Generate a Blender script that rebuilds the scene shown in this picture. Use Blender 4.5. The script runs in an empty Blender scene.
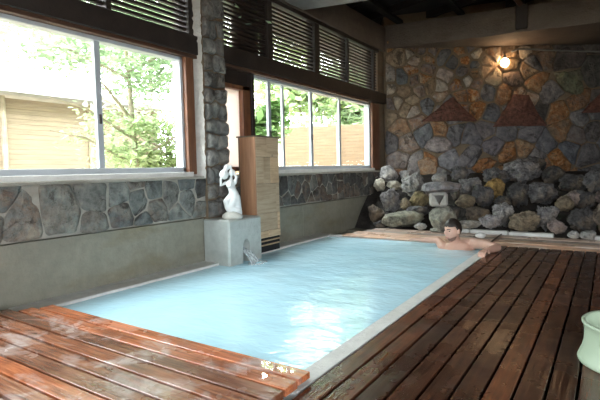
import bpy, bmesh, math, random
from mathutils import Vector, Matrix, noise

SC = bpy.context.scene
COL = SC.collection
PI = math.pi

# ------------------------------------------------------------------ camera
CAM_H = 0.92
FPX = 468.48
yaw, pit, rol = [math.radians(a) for a in (33.526, 3.7395, -1.2216)]
FW = Vector((-math.sin(yaw) * math.cos(pit), math.cos(yaw) * math.cos(pit), -math.sin(pit)))
R0 = Vector((math.cos(yaw), math.sin(yaw), 0))
U0 = R0.cross(FW)
RT = math.cos(rol) * R0 + math.sin(rol) * U0
UP = -math.sin(rol) * R0 + math.cos(rol) * U0
EYE = Vector((0, 0, CAM_H))
cam = bpy.data.cameras.new('camera')
cam.sensor_width = 36
cam.lens = 36 * FPX / 600
cam.clip_start = 0.05
cam.clip_end = 300
cam_ob = bpy.data.objects.new('camera', cam)
cam_ob.matrix_world = Matrix(((RT.x, UP.x, -FW.x, EYE.x), (RT.y, UP.y, -FW.y, EYE.y), (RT.z, UP.z, -FW.z, EYE.z), (0, 0, 0, 1)))
COL.objects.link(cam_ob)
SC.camera = cam_ob

# ------------------------------------------------------------------ sky and exposure
world = bpy.data.worlds.new('sky')
SC.world = world
world.use_nodes = True
bg = world.node_tree.nodes['Background']
bg.inputs['Color'].default_value = (0.93, 0.97, 1.0, 1)
bg.inputs['Strength'].default_value = 20.0
SC.view_settings.view_transform = 'Standard'
SC.view_settings.look = 'None'
SC.view_settings.gamma = 1
SC.view_settings.use_curve_mapping = False
SC.view_settings.exposure = 0.1
SC.cycles.max_bounces = 10
SC.cycles.diffuse_bounces = 5
SC.cycles.transparent_max_bounces = 16
SC.cycles.caustics_reflective = False
SC.cycles.caustics_refractive = False
SC.cycles.sample_clamp_indirect = 6
SC.cycles.use_denoising = True

XW = -3.50          # room face of the window wall
XG = -3.60          # plane of the window glass
def portal(y0, y1, z0, z1):
    L = bpy.data.lights.new('daylight_portal', 'AREA')
    L.shape = 'RECTANGLE'
    L.size = z1 - z0
    L.size_y = y1 - y0
    L.cycles.is_portal = True
    o = bpy.data.objects.new('daylight_portal', L)
    o.location = (XG - 0.12, (y0 + y1) / 2, (z0 + z1) / 2)
    o.rotation_euler = (0, -PI / 2, 0)
    COL.objects.link(o)
portal(-0.9, 3.3, 0.9, 2.95)
portal(4.0, 7.6, 0.9, 3.0)
portal(-3.9, -1.2, 0.9, 2.95)
def portal_at(loc, rot, a, b):
    L = bpy.data.lights.new('daylight_portal', 'AREA')
    L.shape = 'RECTANGLE'; L.size = a; L.size_y = b
    L.cycles.is_portal = True
    o = bpy.data.objects.new('daylight_portal', L)
    o.location = loc; o.rotation_euler = rot
    COL.objects.link(o)
RWY0, RWY1, FWX0, FWX1 = -3.6, .2, .6, 2.6      # unseen openings added for indoor light, behind and to the right of the camera
portal_at((4.7, (RWY0 + RWY1) / 2, 1.6), (0, PI / 2, 0), 2.2, RWY1 - RWY0)
portal_at(((FWX0 + FWX1) / 2, -4.5, 1.6), (PI / 2, 0, 0), FWX1 - FWX0, 2.2)

# ------------------------------------------------------------------ pixel helpers (used to place things at their real spots)
def ray(x, y): return FW + RT * ((x - 300) / FPX) - UP * ((y - 200) / FPX)
def onZ(x, y, z):
    d = ray(x, y); return EYE + d * ((z - CAM_H) / d.z)
def onX(x, y, X):
    d = ray(x, y); return EYE + d * (X / d.x)
def onY(x, y, Y):
    d = ray(x, y); return EYE + d * (Y / d.y)
def onD(x, y, D): return EYE + ray(x, y) * D

# ------------------------------------------------------------------ mesh helpers
def link(name, bm, mats, parent=None, smooth=False, loc=None):
    me = bpy.data.meshes.new(name)
    bm.normal_update()
    bm.to_mesh(me); bm.free()
    if smooth:
        for p in me.polygons: p.use_smooth = True
    for m in (mats if isinstance(mats, (list, tuple)) else [mats]): me.materials.append(m)
    o = bpy.data.objects.new(name, me)
    COL.objects.link(o)
    if parent: o.parent = parent
    if loc is not None: o.location = loc
    return o

def tag(o, label=None, cat=None, group=None, kind=None):
    if label: o['label'] = label
    if cat: o['category'] = cat
    if group: o['group'] = group
    if kind: o['kind'] = kind
    return o

def empty(name, loc=(0, 0, 0), rz=0):
    o = bpy.data.objects.new(name, None)
    o.location = loc; o.rotation_euler = (0, 0, rz)
    o.empty_display_size = 0.1
    COL.objects.link(o)
    return o

def box(bm, x0, x1, y0, y1, z0, z1, bevel=0, mi=0, M=None):
    vs = [bm.verts.new((x, y, z)) for x in (x0, x1) for y in (y0, y1) for z in (z0, z1)]
    fs = []
    for idx in ((0, 1, 3, 2), (4, 6, 7, 5), (0, 4, 5, 1), (2, 3, 7, 6), (0, 2, 6, 4), (1, 5, 7, 3)):
        f = bm.faces.new([vs[i] for i in idx]); f.material_index = mi; fs.append(f)
    if bevel:
        es = {e for f in fs for e in f.edges}
        r = bmesh.ops.bevel(bm, geom=list(es), offset=bevel, segments=1, affect='EDGES')
        vs = list({v for f in r['faces'] for v in f.verts} | {v for v in vs if v.is_valid})
        for f in r['faces']: f.material_index = mi
    if M is not None:
        for v in vs: v.co = M @ v.co
    return vs

def tube(bm, pts, rads, seg=10, cap=True, mi=0):
    pts = [Vector(p) for p in pts]
    rings = []
    prev = None
    n = len(pts)
    for i, p in enumerate(pts):
        t = (pts[min(i + 1, n - 1)] - pts[max(i - 1, 0)]).normalized()
        a = prev if prev is not None else (Vector((0, 0, 1)) if abs(t.z) < .9 else Vector((1, 0, 0)))
        u = (a - t * a.dot(t)).normalized(); w = t.cross(u); prev = u
        r = rads[i] if isinstance(rads, (list, tuple)) else rads
        ru, rw = r if isinstance(r, tuple) else (r, r)
        rings.append([bm.verts.new(p + u * (ru * math.cos(2 * PI * k / seg)) + w * (rw * math.sin(2 * PI * k / seg))) for k in range(seg)])
    for a, b in zip(rings, rings[1:]):
        for k in range(seg):
            f = bm.faces.new((a[k], a[(k + 1) % seg], b[(k + 1) % seg], b[k])); f.material_index = mi
    if cap:
        bm.faces.new(list(reversed(rings[0]))).material_index = mi
        bm.faces.new(rings[-1]).material_index = mi

def limb(bm, pts, rads, seg=12):
    """tapered closed limb with round ends"""
    pts = [Vector(p) for p in pts]
    tube(bm, pts, rads, seg)
    for p, r in ((pts[0], rads[0]), (pts[-1], rads[-1])):
        r = r[0] if isinstance(r, tuple) else r
        ball(bm, p, (r, r, r), 12, 8)

def ball(bm, c, r, u=20, v=12, M=None):
    res = bmesh.ops.create_uvsphere(bm, u_segments=u, v_segments=v, radius=1)
    for x in res['verts']:
        q = Vector((x.co.x * r[0], x.co.y * r[1], x.co.z * r[2]))
        if M is not None: q = M @ q
        x.co = q + Vector(c)
    return res['verts']

def lathe(bm, prof, seg=40, c=(0, 0, 0)):
    rings = []
    for r, z in prof:
        rings.append([bm.verts.new((c[0] + r * math.cos(2 * PI * k / seg), c[1] + r * math.sin(2 * PI * k / seg), c[2] + z)) for k in range(seg)])
    for a, b in zip(rings, rings[1:]):
        for k in range(seg):
            bm.faces.new((a[k], a[(k + 1) % seg], b[(k + 1) % seg], b[k]))
    bm.faces.new(list(reversed(rings[0]))); bm.faces.new(rings[-1])

def bake(o, mods):
    """put modifiers on o and bake their result into its mesh"""
    for t, kw in mods:
        m = o.modifiers.new(t.lower(), t)
        for k, v in kw.items(): setattr(m, k, v)
    dg = bpy.context.evaluated_depsgraph_get()
    dg.update()
    me = bpy.data.meshes.new_from_object(o.evaluated_get(dg))
    o.modifiers.clear()
    old = o.data
    o.data = me
    bpy.data.meshes.remove(old)
    me.name = o.name
    return o

def fuse(o, voxel, smooth=3):
    bake(o, [('REMESH', dict(mode='VOXEL', voxel_size=voxel, use_smooth_shade=True)), ('SMOOTH', dict(factor=.5, iterations=smooth))])
    for p in o.data.polygons: p.use_smooth = True
    return o

def cut(o, bm_cut):
    c = link('cutter', bm_cut, [])
    bake(o, [('BOOLEAN', dict(operation='DIFFERENCE', object=c, solver='EXACT'))])
    me = c.data
    bpy.data.objects.remove(c); bpy.data.meshes.remove(me)

# ------------------------------------------------------------------ materials
class N:
    def __init__(s, name):
        s.m = bpy.data.materials.new(name); s.m.use_nodes = True
        s.t = s.m.node_tree; s.b = s.t.nodes['Principled BSDF']; s.out = s.t.nodes['Material Output']
    def add(s, typ, **kw):
        n = s.t.nodes.new(typ)
        for k, v in kw.items():
            if k in n.inputs and not hasattr(n, k): n.inputs[k].default_value = v
            else: setattr(n, k, v)
        return n
    def ln(s, a, b): s.t.links.new(a, b)
    def coords(s, scale=(1, 1, 1), rot=(0, 0, 0), kind='Object'):
        tc = s.add('ShaderNodeTexCoord'); mp = s.add('ShaderNodeMapping')
        mp.inputs['Scale'].default_value = scale; mp.inputs['Rotation'].default_value = rot
        s.ln(tc.outputs[kind], mp.inputs['Vector']); return mp.outputs['Vector']
    def noise(s, vec, scale, detail=4, rough=.55, dist=0):
        n = s.add('ShaderNodeTexNoise'); n.inputs['Scale'].default_value = scale
        n.inputs['Detail'].default_value = detail; n.inputs['Roughness'].default_value = rough; n.inputs['Distortion'].default_value = dist
        if vec is not None: s.ln(vec, n.inputs['Vector'])
        return n.outputs['Fac']
    def ramp(s, fac, stops, interp='LINEAR'):
        r = s.add('ShaderNodeValToRGB'); r.color_ramp.interpolation = interp
        els = r.color_ramp.elements
        while len(els) < len(stops): els.new(.5)
        for e, (p, c) in zip(els, stops):
            e.position = p; e.color = c if len(c) == 4 else (*c, 1)
        s.ln(fac, r.inputs['Fac']); return r.outputs['Color']
    def val(s, fac, a, b, va, vb):
        m = s.add('ShaderNodeMapRange'); m.clamp = True
        for i, v in enumerate((a, b, va, vb)): m.inputs[i + 1].default_value = v
        s.ln(fac, m.inputs[0]); return m.outputs[0]
    def mix(s, fac, a, b, mode='MIX'):
        m = s.add('ShaderNodeMix'); m.data_type = 'RGBA'; m.blend_type = mode
        for sock, v in ((m.inputs[0], fac), (m.inputs[6], a), (m.inputs[7], b)):
            if hasattr(v, 'is_output'): s.ln(v, sock)
            elif isinstance(v, (int, float)): sock.default_value = v
            else: sock.default_value = v if len(v) == 4 else (*v, 1)
        return m.outputs[2]
    def bump(s, h, strength=.5, dist=.02, prev=None):
        b = s.add('ShaderNodeBump'); b.inputs['Strength'].default_value = strength; b.inputs['Distance'].default_value = dist
        s.ln(h, b.inputs['Height'])
        if prev is not None: s.ln(prev, b.inputs['Normal'])
        return b.outputs['Normal']
    def set(s, color=None, rough=None, normal=None, **kw):
        for k, v in (('Base Color', color), ('Roughness', rough), ('Normal', normal)):
            if v is None: continue
            if hasattr(v, 'is_output'): s.ln(v, s.b.inputs[k])
            elif isinstance(v, (int, float)): s.b.inputs[k].default_value = v
            else: s.b.inputs[k].default_value = v if len(v) == 4 else (*v, 1)
        for k, v in kw.items(): s.b.inputs[k.replace('_', ' ')].default_value = v
        return s.m

def simple(name, c, rough=.6, var=.25, scale=6, bump=.2, bscale=40, stretch=(1, 1, 1), spec=.5, bdist=.01):
    n = N(name); v = n.coords(stretch)
    f = n.noise(v, scale, 5)
    lo = tuple(x * (1 - var) for x in c); hi = tuple(min(1, x * (1 + var)) for x in c)
    col = n.ramp(f, [(.3, lo), (.7, hi)])
    nm = n.bump(n.noise(v, bscale, 4), bump, bdist) if bump else None
    m = n.set(col, rough, nm); n.b.inputs['Specular IOR Level'].default_value = spec
    return m

def make_concrete(name, c, stain, bump=.4):
    n = N(name); v = n.coords()
    big = n.noise(v, 1.3, 6, .6); sm = n.noise(v, 14, 6, .65)
    col = n.ramp(big, [(.25, tuple(x * .7 for x in c)), (.5, c), (.75, tuple(min(1, x * 1.25) for x in c))])
    col = n.mix(n.val(n.noise(n.coords((1.2, 1.2, 4)), 1.1, 5), .52, .68, 0, .55), col, stain)
    col = n.mix(n.val(sm, .35, .7, 0, .35), col, tuple(x * .55 for x in c))
    return n.set(col, .8, n.bump(n.noise(v, 30, 6, .7), bump, .02))

def make_masonry(name, rough=.75, spec=.4):
    """stone colour comes from the stone itself (face-corner attribute), alpha tells how rusty it is"""
    n = N(name); v = n.coords()
    at = n.add('ShaderNodeVertexColor'); at.layer_name = 'stone'
    f = n.noise(v, 9, 7, .65); g = n.noise(v, 40, 5, .7)
    sh = n.ramp(f, [(.28, (.32, .32, .33)), (.52, (.95, .95, .95)), (.74, (1.6, 1.52, 1.4))])
    col = n.mix(1, at.outputs['Color'], sh, 'MULTIPLY')
    rustf = n.val(n.noise(v, 5.5, 7, .75, .8), .40, .54, 0, 1)
    mm = n.add('ShaderNodeMath', operation='MULTIPLY'); n.ln(rustf, mm.inputs[0]); n.ln(at.outputs['Alpha'], mm.inputs[1])
    rc = n.ramp(n.noise(v, 14, 5, .7), [(.3, (.10, .035, .012)), (.5, (.33, .13, .035)), (.68, (.52, .36, .20))])
    col = n.mix(mm.outputs[0], col, rc)
    crk = n.val(n.noise(v, 3.1, 8, .8, 1.2), .40, .46, .75, 0)
    col = n.mix(crk, col, (.035, .027, .02))
    n2 = n.bump(g, .6, .015, n.bump(f, 1.0, .05))
    m = n.set(col, rough, n2); n.b.inputs['Specular IOR Level'].default_value = spec
    return m

def make_rock():
    n = N('rough_rock'); v = n.coords()
    oi = n.add('ShaderNodeObjectInfo')
    f = n.noise(v, 7, 8, .7); g = n.noise(v, 26, 6, .75)
    sh = n.ramp(f, [(.32, (.16, .15, .145)), (.50, (.85, .84, .83)), (.70, (1.75, 1.72, 1.68))])  # wide colour contrast stands in for lit faces and dark crevices
    col = n.mix(1, oi.outputs['Color'], sh, 'MULTIPLY')
    col = n.mix(n.val(n.noise(v, 3.2, 5, .6), .52, .7, 0, .55), col, (.26, .17, .08))
    vo = n.add('ShaderNodeTexVoronoi'); vo.inputs['Scale'].default_value = 22; n.ln(v, vo.inputs['Vector'])
    pit = n.val(vo.outputs['Distance'], .05, .4, 0, 1)
    col = n.mix(n.val(pit, 0, .5, .45, 0), col, (.03, .028, .025))
    return n.set(col, .85, n.bump(pit, .5, .02, n.bump(g, 1.0, .05)))

def make_deck(name, axis, dark, mid, light, patch, pcol, gloss, vary=1.0):
    """oiled planks: tone changes from plank to plank, grain along the planks, pale patches set by noise, wet sheen"""
    n = N(name)
    st = (1, 14, 14) if axis == 'x' else (14, 1, 14)
    ge = n.add('ShaderNodeNewGeometry'); rnd = ge.outputs['Random Per Island']
    va = n.add('ShaderNodeVectorMath', operation='ADD')
    sc = n.add('ShaderNodeVectorMath', operation='SCALE'); sc.inputs[0].default_value = (7, 11, 3); n.ln(rnd, sc.inputs['Scale'])
    n.ln(n.coords(st), va.inputs[0]); n.ln(sc.outputs[0], va.inputs[1])
    grain = n.noise(va.outputs[0], 3.2, 6, .65, .4)
    vb = n.add('ShaderNodeVectorMath', operation='ADD'); n.ln(n.coords(), vb.inputs[0]); n.ln(sc.outputs[0], vb.inputs[1])
    blot = n.noise(vb.outputs[0], 3.0, 5, .6)
    col = n.ramp(grain, [(.3, dark), (.52, mid), (.75, light)])
    tone = n.ramp(rnd, [(0, (.50, .58, .66)), (.45, (.95, .93, .92)), (1, (1.6, 1.32, 1.08))])
    col = n.mix(vary, col, tone, 'MULTIPLY')
    col = n.mix(n.val(blot, .5, .66, 0, .55), col, dark)
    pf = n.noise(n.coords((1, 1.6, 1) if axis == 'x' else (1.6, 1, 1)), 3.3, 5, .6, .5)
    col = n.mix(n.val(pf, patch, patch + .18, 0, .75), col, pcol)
    kn = n.add('ShaderNodeTexVoronoi'); kn.inputs['Scale'].default_value = 2.7
    n.ln(vb.outputs[0], kn.inputs['Vector'])
    col = n.mix(n.val(kn.outputs['Distance'], .02, .06, .6, 0), col, (.02, .012, .01))
    rg = n.val(n.noise(n.coords(), 2.6, 4, .6), .36, .66, gloss[0], gloss[1])
    m = n.set(col, rg, n.bump(grain, .35, .006))
    n.b.inputs['Specular IOR Level'].default_value = .6
    return m

M_CONC = make_concrete('stained_concrete', (.245, .235, .185), (.19, .15, .07))
M_CONC_DARK = make_concrete('old_beam_concrete', (.155, .12, .098), (.06, .042, .03), 1.0)
M_CURB = make_concrete('pale_curb_concrete', (.70, .70, .67), (.48, .48, .43), .25)
M_KERB = make_concrete('white_kerb_concrete', (.62, .62, .60), (.42, .42, .38), .25)
M_SPOUT = make_concrete('spout_concrete', (.47, .50, .47), (.36, .38, .34), .7)
M_MASON = make_masonry('wall_stone')
M_MORTAR = make_concrete('mortar', (.21, .155, .10), (.20, .075, .022), 1.0)
M_MORTAR_L = make_concrete('pale_mortar', (.36, .34, .29), (.20, .16, .11), .8)
M_ROCK = make_rock()
M_BANK = simple('dark_soil', (.035, .030, .026), .9, .4, 8, .8, 20, bdist=.05)
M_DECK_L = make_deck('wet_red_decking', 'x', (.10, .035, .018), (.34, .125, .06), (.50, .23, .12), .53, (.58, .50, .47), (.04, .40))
M_DECK_R = make_deck('wet_brown_decking', 'y', (.020, .010, .007), (.075, .030, .017), (.15, .062, .03), .60, (.095, .075, .065), (.14, .5))
M_DECK_F = make_deck('pale_far_decking', 'x', (.30, .20, .15), (.52, .38, .30), (.62, .50, .42), .50, (.66, .58, .53), (.25, .5))
M_BEAM = simple('dark_stained_timber', (.022, .015, .012), .55, .4, 5, .3, 30, (1, 1, 1))
M_BROWN = simple('brown_window_timber', (.16, .065, .03), .45, .35, 4, .2, 30, (6, 6, 1))
M_BROWN_D = simple('deep_brown_timber', (.07, .032, .018), .5, .35, 4, .2, 30, (6, 1, 6))
M_CEIL = simple('dark_ceiling_boards', (.018, .013, .010), .8, .4, 5, .3, 20)  # very dark brown boards
M_ALU = simple('pale_aluminium', (.42, .45, .48), .35, .06, 5, 0)
M_SLAT = simple('dark_slat_timber', (.020, .012, .009), .5, .3, 6, .1, 30)
M_CAB = simple('bare_cedar_blocks', (.42, .29, .175), .65, .25, 3.5, .3, 30, (5, 1.2, 5))
M_CAB_L = simple('cedar_side_board', (.33, .17, .09), .6, .25, 3, .3, 30, (6, 6, .8))
M_CAB_D = simple('dark_cedar', (.13, .10, .07), .7, .25, 3, .3, 30, (6, 6, .8))  # dark brown cedar of the side panel and top board
M_BLACK = simple('cavity_shade_black', (.012, .012, .012), .9, .1, 4, 0)  # near-black colour stands in for the shade inside the cabinet
M_PLASTER = simple('white_plaster', (.72, .74, .73), .45, .08, 8, .15, 60)
M_PLASTIC = simple('pale_green_plastic', (.40, .50, .37), .32, .05, 4, 0)
M_RUST = simple('red_brown_lava_stone', (.14, .058, .04), .85, .5, 16, 1, 45, bdist=.03)
M_SKIN = simple('skin', (.56, .335, .255), .42, .10, 10, .05, 60)
M_HAIR = simple('dark_brown_hair', (.018, .012, .009), .5, .4, 30, .5, 60)
M_LIP = simple('lip_skin', (.33, .14, .12), .45, .1, 10, 0)
M_EYE = simple('dark_eye', (.03, .022, .02), .2, .1, 10, 0)
M_BULBSOCK = simple('dark_socket', (.05, .045, .04), .5, .1, 5, 0)
M_WIRE = simple('grey_conduit', (.16, .15, .14), .5, .1, 5, 0)
M_WALLR = simple('dim_far_wall_boards', (.10, .075, .055), .7, .3, 3, .2, 20, (6, 6, 1))
M_STICK = simple('dark_stick_wood', (.07, .04, .025), .5, .2, 8, 0)
M_LANT = make_concrete('lantern_stone', (.40, .39, .36), (.27, .25, .19), .9)
M_CLOTH = simple('whitish_cloth', (.62, .62, .60), .8, .1, 14, .3, 40)
M_GROUND = simple('pale_garden_earth', (.46, .40, .30), .9, .2, 2, .2, 10)
M_BAMBOO = simple('tan_bamboo_fence', (.29, .225, .16), .7, .2, 2, .2, 20, (1, 1, 12))
M_TILE = simple('pale_roof_tiles', (.20, .19, .18), .6, .2, 6, .2, 20)
M_TRUNK = simple('bark', (.36, .31, .24), .9, .3, 6, .6, 20)

def leafmat(name, c):
    n = N(name)
    ge = n.add('ShaderNodeNewGeometry')
    col = n.ramp(ge.outputs['Random Per Island'], [(0, tuple(x * .6 for x in c)), (.5, c), (1, tuple(min(1, x * 1.5) for x in c))])
    n.set(col, .5)
    tr = n.add('ShaderNodeBsdfTranslucent'); n.ln(col, tr.inputs['Color'])
    mx = n.add('ShaderNodeMixShader'); mx.inputs[0].default_value = .4
    n.ln(n.b.outputs[0], mx.inputs[1]); n.ln(tr.outputs[0], mx.inputs[2]); n.ln(mx.outputs[0], n.out.inputs['Surface'])
    return n.m
M_LEAF_A = leafmat('pale_maple_leaves', (.42, .54, .36))  # glare of the bright garden is put into the pale leaf colours
M_LEAF_B = leafmat('yellow_green_leaves', (.44, .53, .30))
M_LEAF_C = leafmat('deep_green_leaves', (.24, .38, .14))

n = N('window_glass')
tr = n.add('ShaderNodeBsdfTransparent'); tr.inputs['Color'].default_value = (.96, .98, .97, 1)
gl = n.add('ShaderNodeBsdfGlossy'); gl.inputs['Roughness'].default_value = .02
mx = n.add('ShaderNodeMixShader'); mx.inputs[0].default_value = .04; n.ln(tr.outputs[0], mx.inputs[1]); n.ln(gl.outputs[0], mx.inputs[2]); n.ln(mx.outputs[0], n.out.inputs['Surface'])
M_GLASS = n.m
n = N('frosted_pane')
tr = n.add('ShaderNodeBsdfTranslucent'); tr.inputs['Color'].default_value = (.80, .72, .70, 1)
n.set((.75, .70, .68), .5)
mx = n.add('ShaderNodeMixShader'); mx.inputs[0].default_value = .7
n.ln(n.b.outputs[0], mx.inputs[1]); n.ln(tr.outputs[0], mx.inputs[2]); n.ln(mx.outputs[0], n.out.inputs['Surface'])
M_FROST = n.m

n = N('milky_spring_water')
v = n.coords((1, 1, 1))
w1 = n.noise(n.coords((1.0, 1.5, 1), (0, 0, .5)), 3.4, 2, .4, .5)
w2 = n.noise(n.coords((1, 1.9, 1), (0, 0, -.5)), 11, 2, .4, .6)
w3 = n.noise(n.coords((1, 1.5, 1), (0, 0, .2)), 30, 2, .4, .3)
col = n.ramp(n.noise(v, 1.2, 3), [(.3, (.49, .80, .94)), (.7, (.59, .87, .98))])
M_WATER = n.set(col, .03, n.bump(w3, .05, .01, n.bump(w2, .16, .02, n.bump(w1, .10, .05))))
n.b.inputs['IOR'].default_value = 1.33

n = N('running_water')
n.set((.85, .93, .95), .05)
tr = n.add('ShaderNodeBsdfTransparent')
mx = n.add('ShaderNodeMixShader')
mask = n.val(n.noise(n.coords((14, 14, 2)), 3, 4), .4, .65, .25, .8)
n.ln(mask, mx.inputs[0]); n.ln(tr.outputs[0], mx.inputs[1]); n.ln(n.b.outputs[0], mx.inputs[2]); n.ln(mx.outputs[0], n.out.inputs['Surface'])
M_STREAM = n.m

n = N('lit_bulb')
em = n.add('ShaderNodeEmission'); em.inputs['Color'].default_value = (1, .66, .36, 1); em.inputs['Strength'].default_value = 60
n.ln(em.outputs[0], n.out.inputs['Surface'])
M_BULB = n.m

# ------------------------------------------------------------------ masonry builder
def clip_poly(poly, a, b):
    """keep the part of poly nearer to a than to b"""
    mx_, my_ = (a[0] + b[0]) / 2, (a[1] + b[1]) / 2
    nx, ny = b[0] - a[0], b[1] - a[1]
    out = []
    for i in range(len(poly)):
        p, q = poly[i], poly[(i + 1) % len(poly)]
        dp = (p[0] - mx_) * nx + (p[1] - my_) * ny
        dq = (q[0] - mx_) * nx + (q[1] - my_) * ny
        if dp <= 0: out.append(p)
        if (dp < 0 < dq) or (dq < 0 < dp):
            t = dp / (dp - dq); out.append((p[0] + (q[0] - p[0]) * t, p[1] + (q[1] - p[1]) * t))
    return out

def masonry(bm, seeds, bounds, to3, gap, depth, rnd, asp=1.0, chaikin=2):
    """seeds: (u, v, rgb, rust). One raised rounded stone per seed, Voronoi outline."""
    lay = bm.loops.layers.float_color.get('stone') or bm.loops.layers.float_color.new('stone')
    u0, u1, v0, v1 = bounds
    S = [(s[0], s[1] * asp) for s in seeds]
    for i, s in enumerate(seeds):
        a = S[i]
        poly = [(u0, v0 * asp), (u1, v0 * asp), (u1, v1 * asp), (u0, v1 * asp)]
        near = sorted((j for j in range(len(S)) if j != i), key=lambda j: (S[j][0] - a[0]) ** 2 + (S[j][1] - a[1]) ** 2)[:26]
        for j in near:
            poly = clip_poly(poly, a, S[j])
            if len(poly) < 3: break
        if len(poly) < 3: continue
        poly = [(p[0], p[1] / asp) for p in poly]
        if len(s) > 5: poly = s[5]
        cx = sum(p[0] for p in poly) / len(poly); cy = sum(p[1] for p in poly) / len(poly)
        # inset
        size = sum(math.hypot(p[0] - cx, p[1] - cy) for p in poly) / len(poly)
        if size < gap * 1.6: continue
        k = max(.3, 1 - gap * (s[4] if len(s) > 4 else 1) / size * rnd.uniform(.8, 1.35))
        poly = [(cx + (p[0] - cx) * k, cy + (p[1] - cy) * k) for p in poly]
        # split long edges with a wobble, then round
        pp = []
        for q in range(len(poly)):
            p, r = poly[q], poly[(q + 1) % len(poly)]
            pp.append(p)
            L = math.hypot(r[0] - p[0], r[1] - p[1])
            if L > size * .4:
                t = rnd.uniform(.3, .7); w = rnd.uniform(-.10, .08) * L
                pp.append((p[0] + (r[0] - p[0]) * t - (r[1] - p[1]) / L * w, p[1] + (r[1] - p[1]) * t + (r[0] - p[0]) / L * w))
        poly = pp
        rr_ = rnd.uniform(.10, .22)
        for _ in range(chaikin):
            q = []
            for m_ in range(len(poly)):
                p, r = poly[m_], poly[(m_ + 1) % len(poly)]
                q += [(p[0] * (1 - rr_) + r[0] * rr_, p[1] * (1 - rr_) + r[1] * rr_), (p[0] * rr_ + r[0] * (1 - rr_), p[1] * rr_ + r[1] * (1 - rr_))]
            poly = q
        d = depth * (1.5 if len(s) > 5 else rnd.uniform(.5, 1.35))
        tx, ty = rnd.uniform(-.18, .18), rnd.uniform(-.18, .18)
        rings = []
        e = min(.022, size * .22)
        for sc_, hh in ((1, -.3), (1, .45), (1 - e / size, .85), (1 - 2.4 * e / size, 1.0)):
            ring = []
            for p in poly:
                u, w = cx + (p[0] - cx) * sc_, cy + (p[1] - cy) * sc_
                h = d * hh + ((u - cx) * tx + (w - cy) * ty) * max(0, hh) * .6
                if hh > .4: h += .010 * noise.noise((u * 9 + i, w * 9, 3.1 + i))
                ring.append(bm.verts.new(to3(u, w, h)))
            rings.append(ring)
        col = (*s[2], s[3])
        faces = []
        for r1, r2 in zip(rings, rings[1:]):
            for q in range(len(poly)):
                faces.append(bm.faces.new((r1[q], r1[(q + 1) % len(poly)], r2[(q + 1) % len(poly)], r2[q])))
        mid = bm.verts.new(to3(cx, cy, d * 1.06))
        top = rings[-1]
        for q in range(len(poly)):
            faces.append(bm.faces.new((top[q], top[(q + 1) % len(poly)], mid)))
        for f in faces:
            f.smooth = True; f.material_index = 0
            for l in f.loops: l[lay] = col

def poisson(rnd, bounds, dist, fixed=(), tries=3000, rmin=None):
    """rejection sampling; dist(u, v) is the local spacing; fixed: list of (u, v, r)"""
    pts = []
    for _ in range(tries):
        u, v = rnd.uniform(bounds[0], bounds[1]), rnd.uniform(bounds[2], bounds[3])
        r = dist(u, v)
        if any((u - f[0]) ** 2 + (v - f[1]) ** 2 < (f[2] * .85 + r * .5) ** 2 for f in fixed): continue
        if any((u - p[0]) ** 2 + (v - p[1]) ** 2 < r * r for p in pts): continue
        pts.append((u, v))
    return pts

# ================================================================== SETTING
# ground under everything inside
bm = bmesh.new()
box(bm, XW - .3, 4.6, -4.2, 1.70, -.30, -.10)
box(bm, -1.10, 4.6, 1.70, 6.6, -.30, -.10)
box(bm, XW - .3, 4.6, 6.62, 14, -.30, -.06)
box(bm, XW - .3, -1.10, 5.74, 6.62, -.30, -.10)
tag(link('floor', bm, M_CONC), kind='structure')

# pool rim (one cast ring) and pool bottom
PX0, PX1, PY0, PY1 = -3.285, -1.168, 1.765, 5.70
bm = bmesh.new()
box(bm, XW - .02, PX0, 1.55, PY1 + .1, -.75, -.008, .006)
box(bm, PX1, -1.063, 1.55, PY1 + .1, -.75, -.004, .006)
box(bm, PX0, PX1, 1.55, PY0, -.75, -.006, .006)
box(bm, PX0, PX1, PY1, PY1 + .1, -.75, -.010, .006)
box(bm, PX0, PX1, PY0, PY1, -.80, -.75)
tag(link('pool_rim', bm, M_CURB), kind='structure')
bm = bmesh.new()
bmesh.ops.create_grid(bm, x_segments=60, y_segments=110, size=1)
for v_ in bm.verts:
    v_.co.x = PX0 - .002 + (v_.co.x + 1) / 2 * (PX1 - PX0 + .004)
    v_.co.y = PY0 - .002 + (v_.co.y + 1) / 2 * (PY1 - PY0 + .004)
    v_.co.z = -.032 + .004 * noise.noise((v_.co.x * 2.3, v_.co.y * 2.8, 1.7)) + .002 * noise.noise((v_.co.x * 6, v_.co.y * 7, 4.7))
tag(link('pool_water', bm, M_WATER, smooth=True), 'milky pale blue hot spring water filling the pool', 'water', kind='stuff')

# window wall: concrete dado, backing, masonry band
WY0, WY1 = -4.2, 8.6
Z_DADO, Z_SILL = .435, .875
def XYv(n_, p): return p

bm = bmesh.new()
box(bm, XW - .22, XW, WY0, WY1, -.75, Z_DADO)
box(bm, XG - .30, XG - .12, WY0, 9.0, 3.05, 4.3)
# shallow vertical pour joints of the dado
for y in (-1.0, .9, 2.05, 5.35, 6.45):
    box(bm, XW - .002, XW + .003, y, y + .012, 0, Z_DADO)
tag(link('wall_left', bm, M_CONC), kind='structure')

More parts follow.
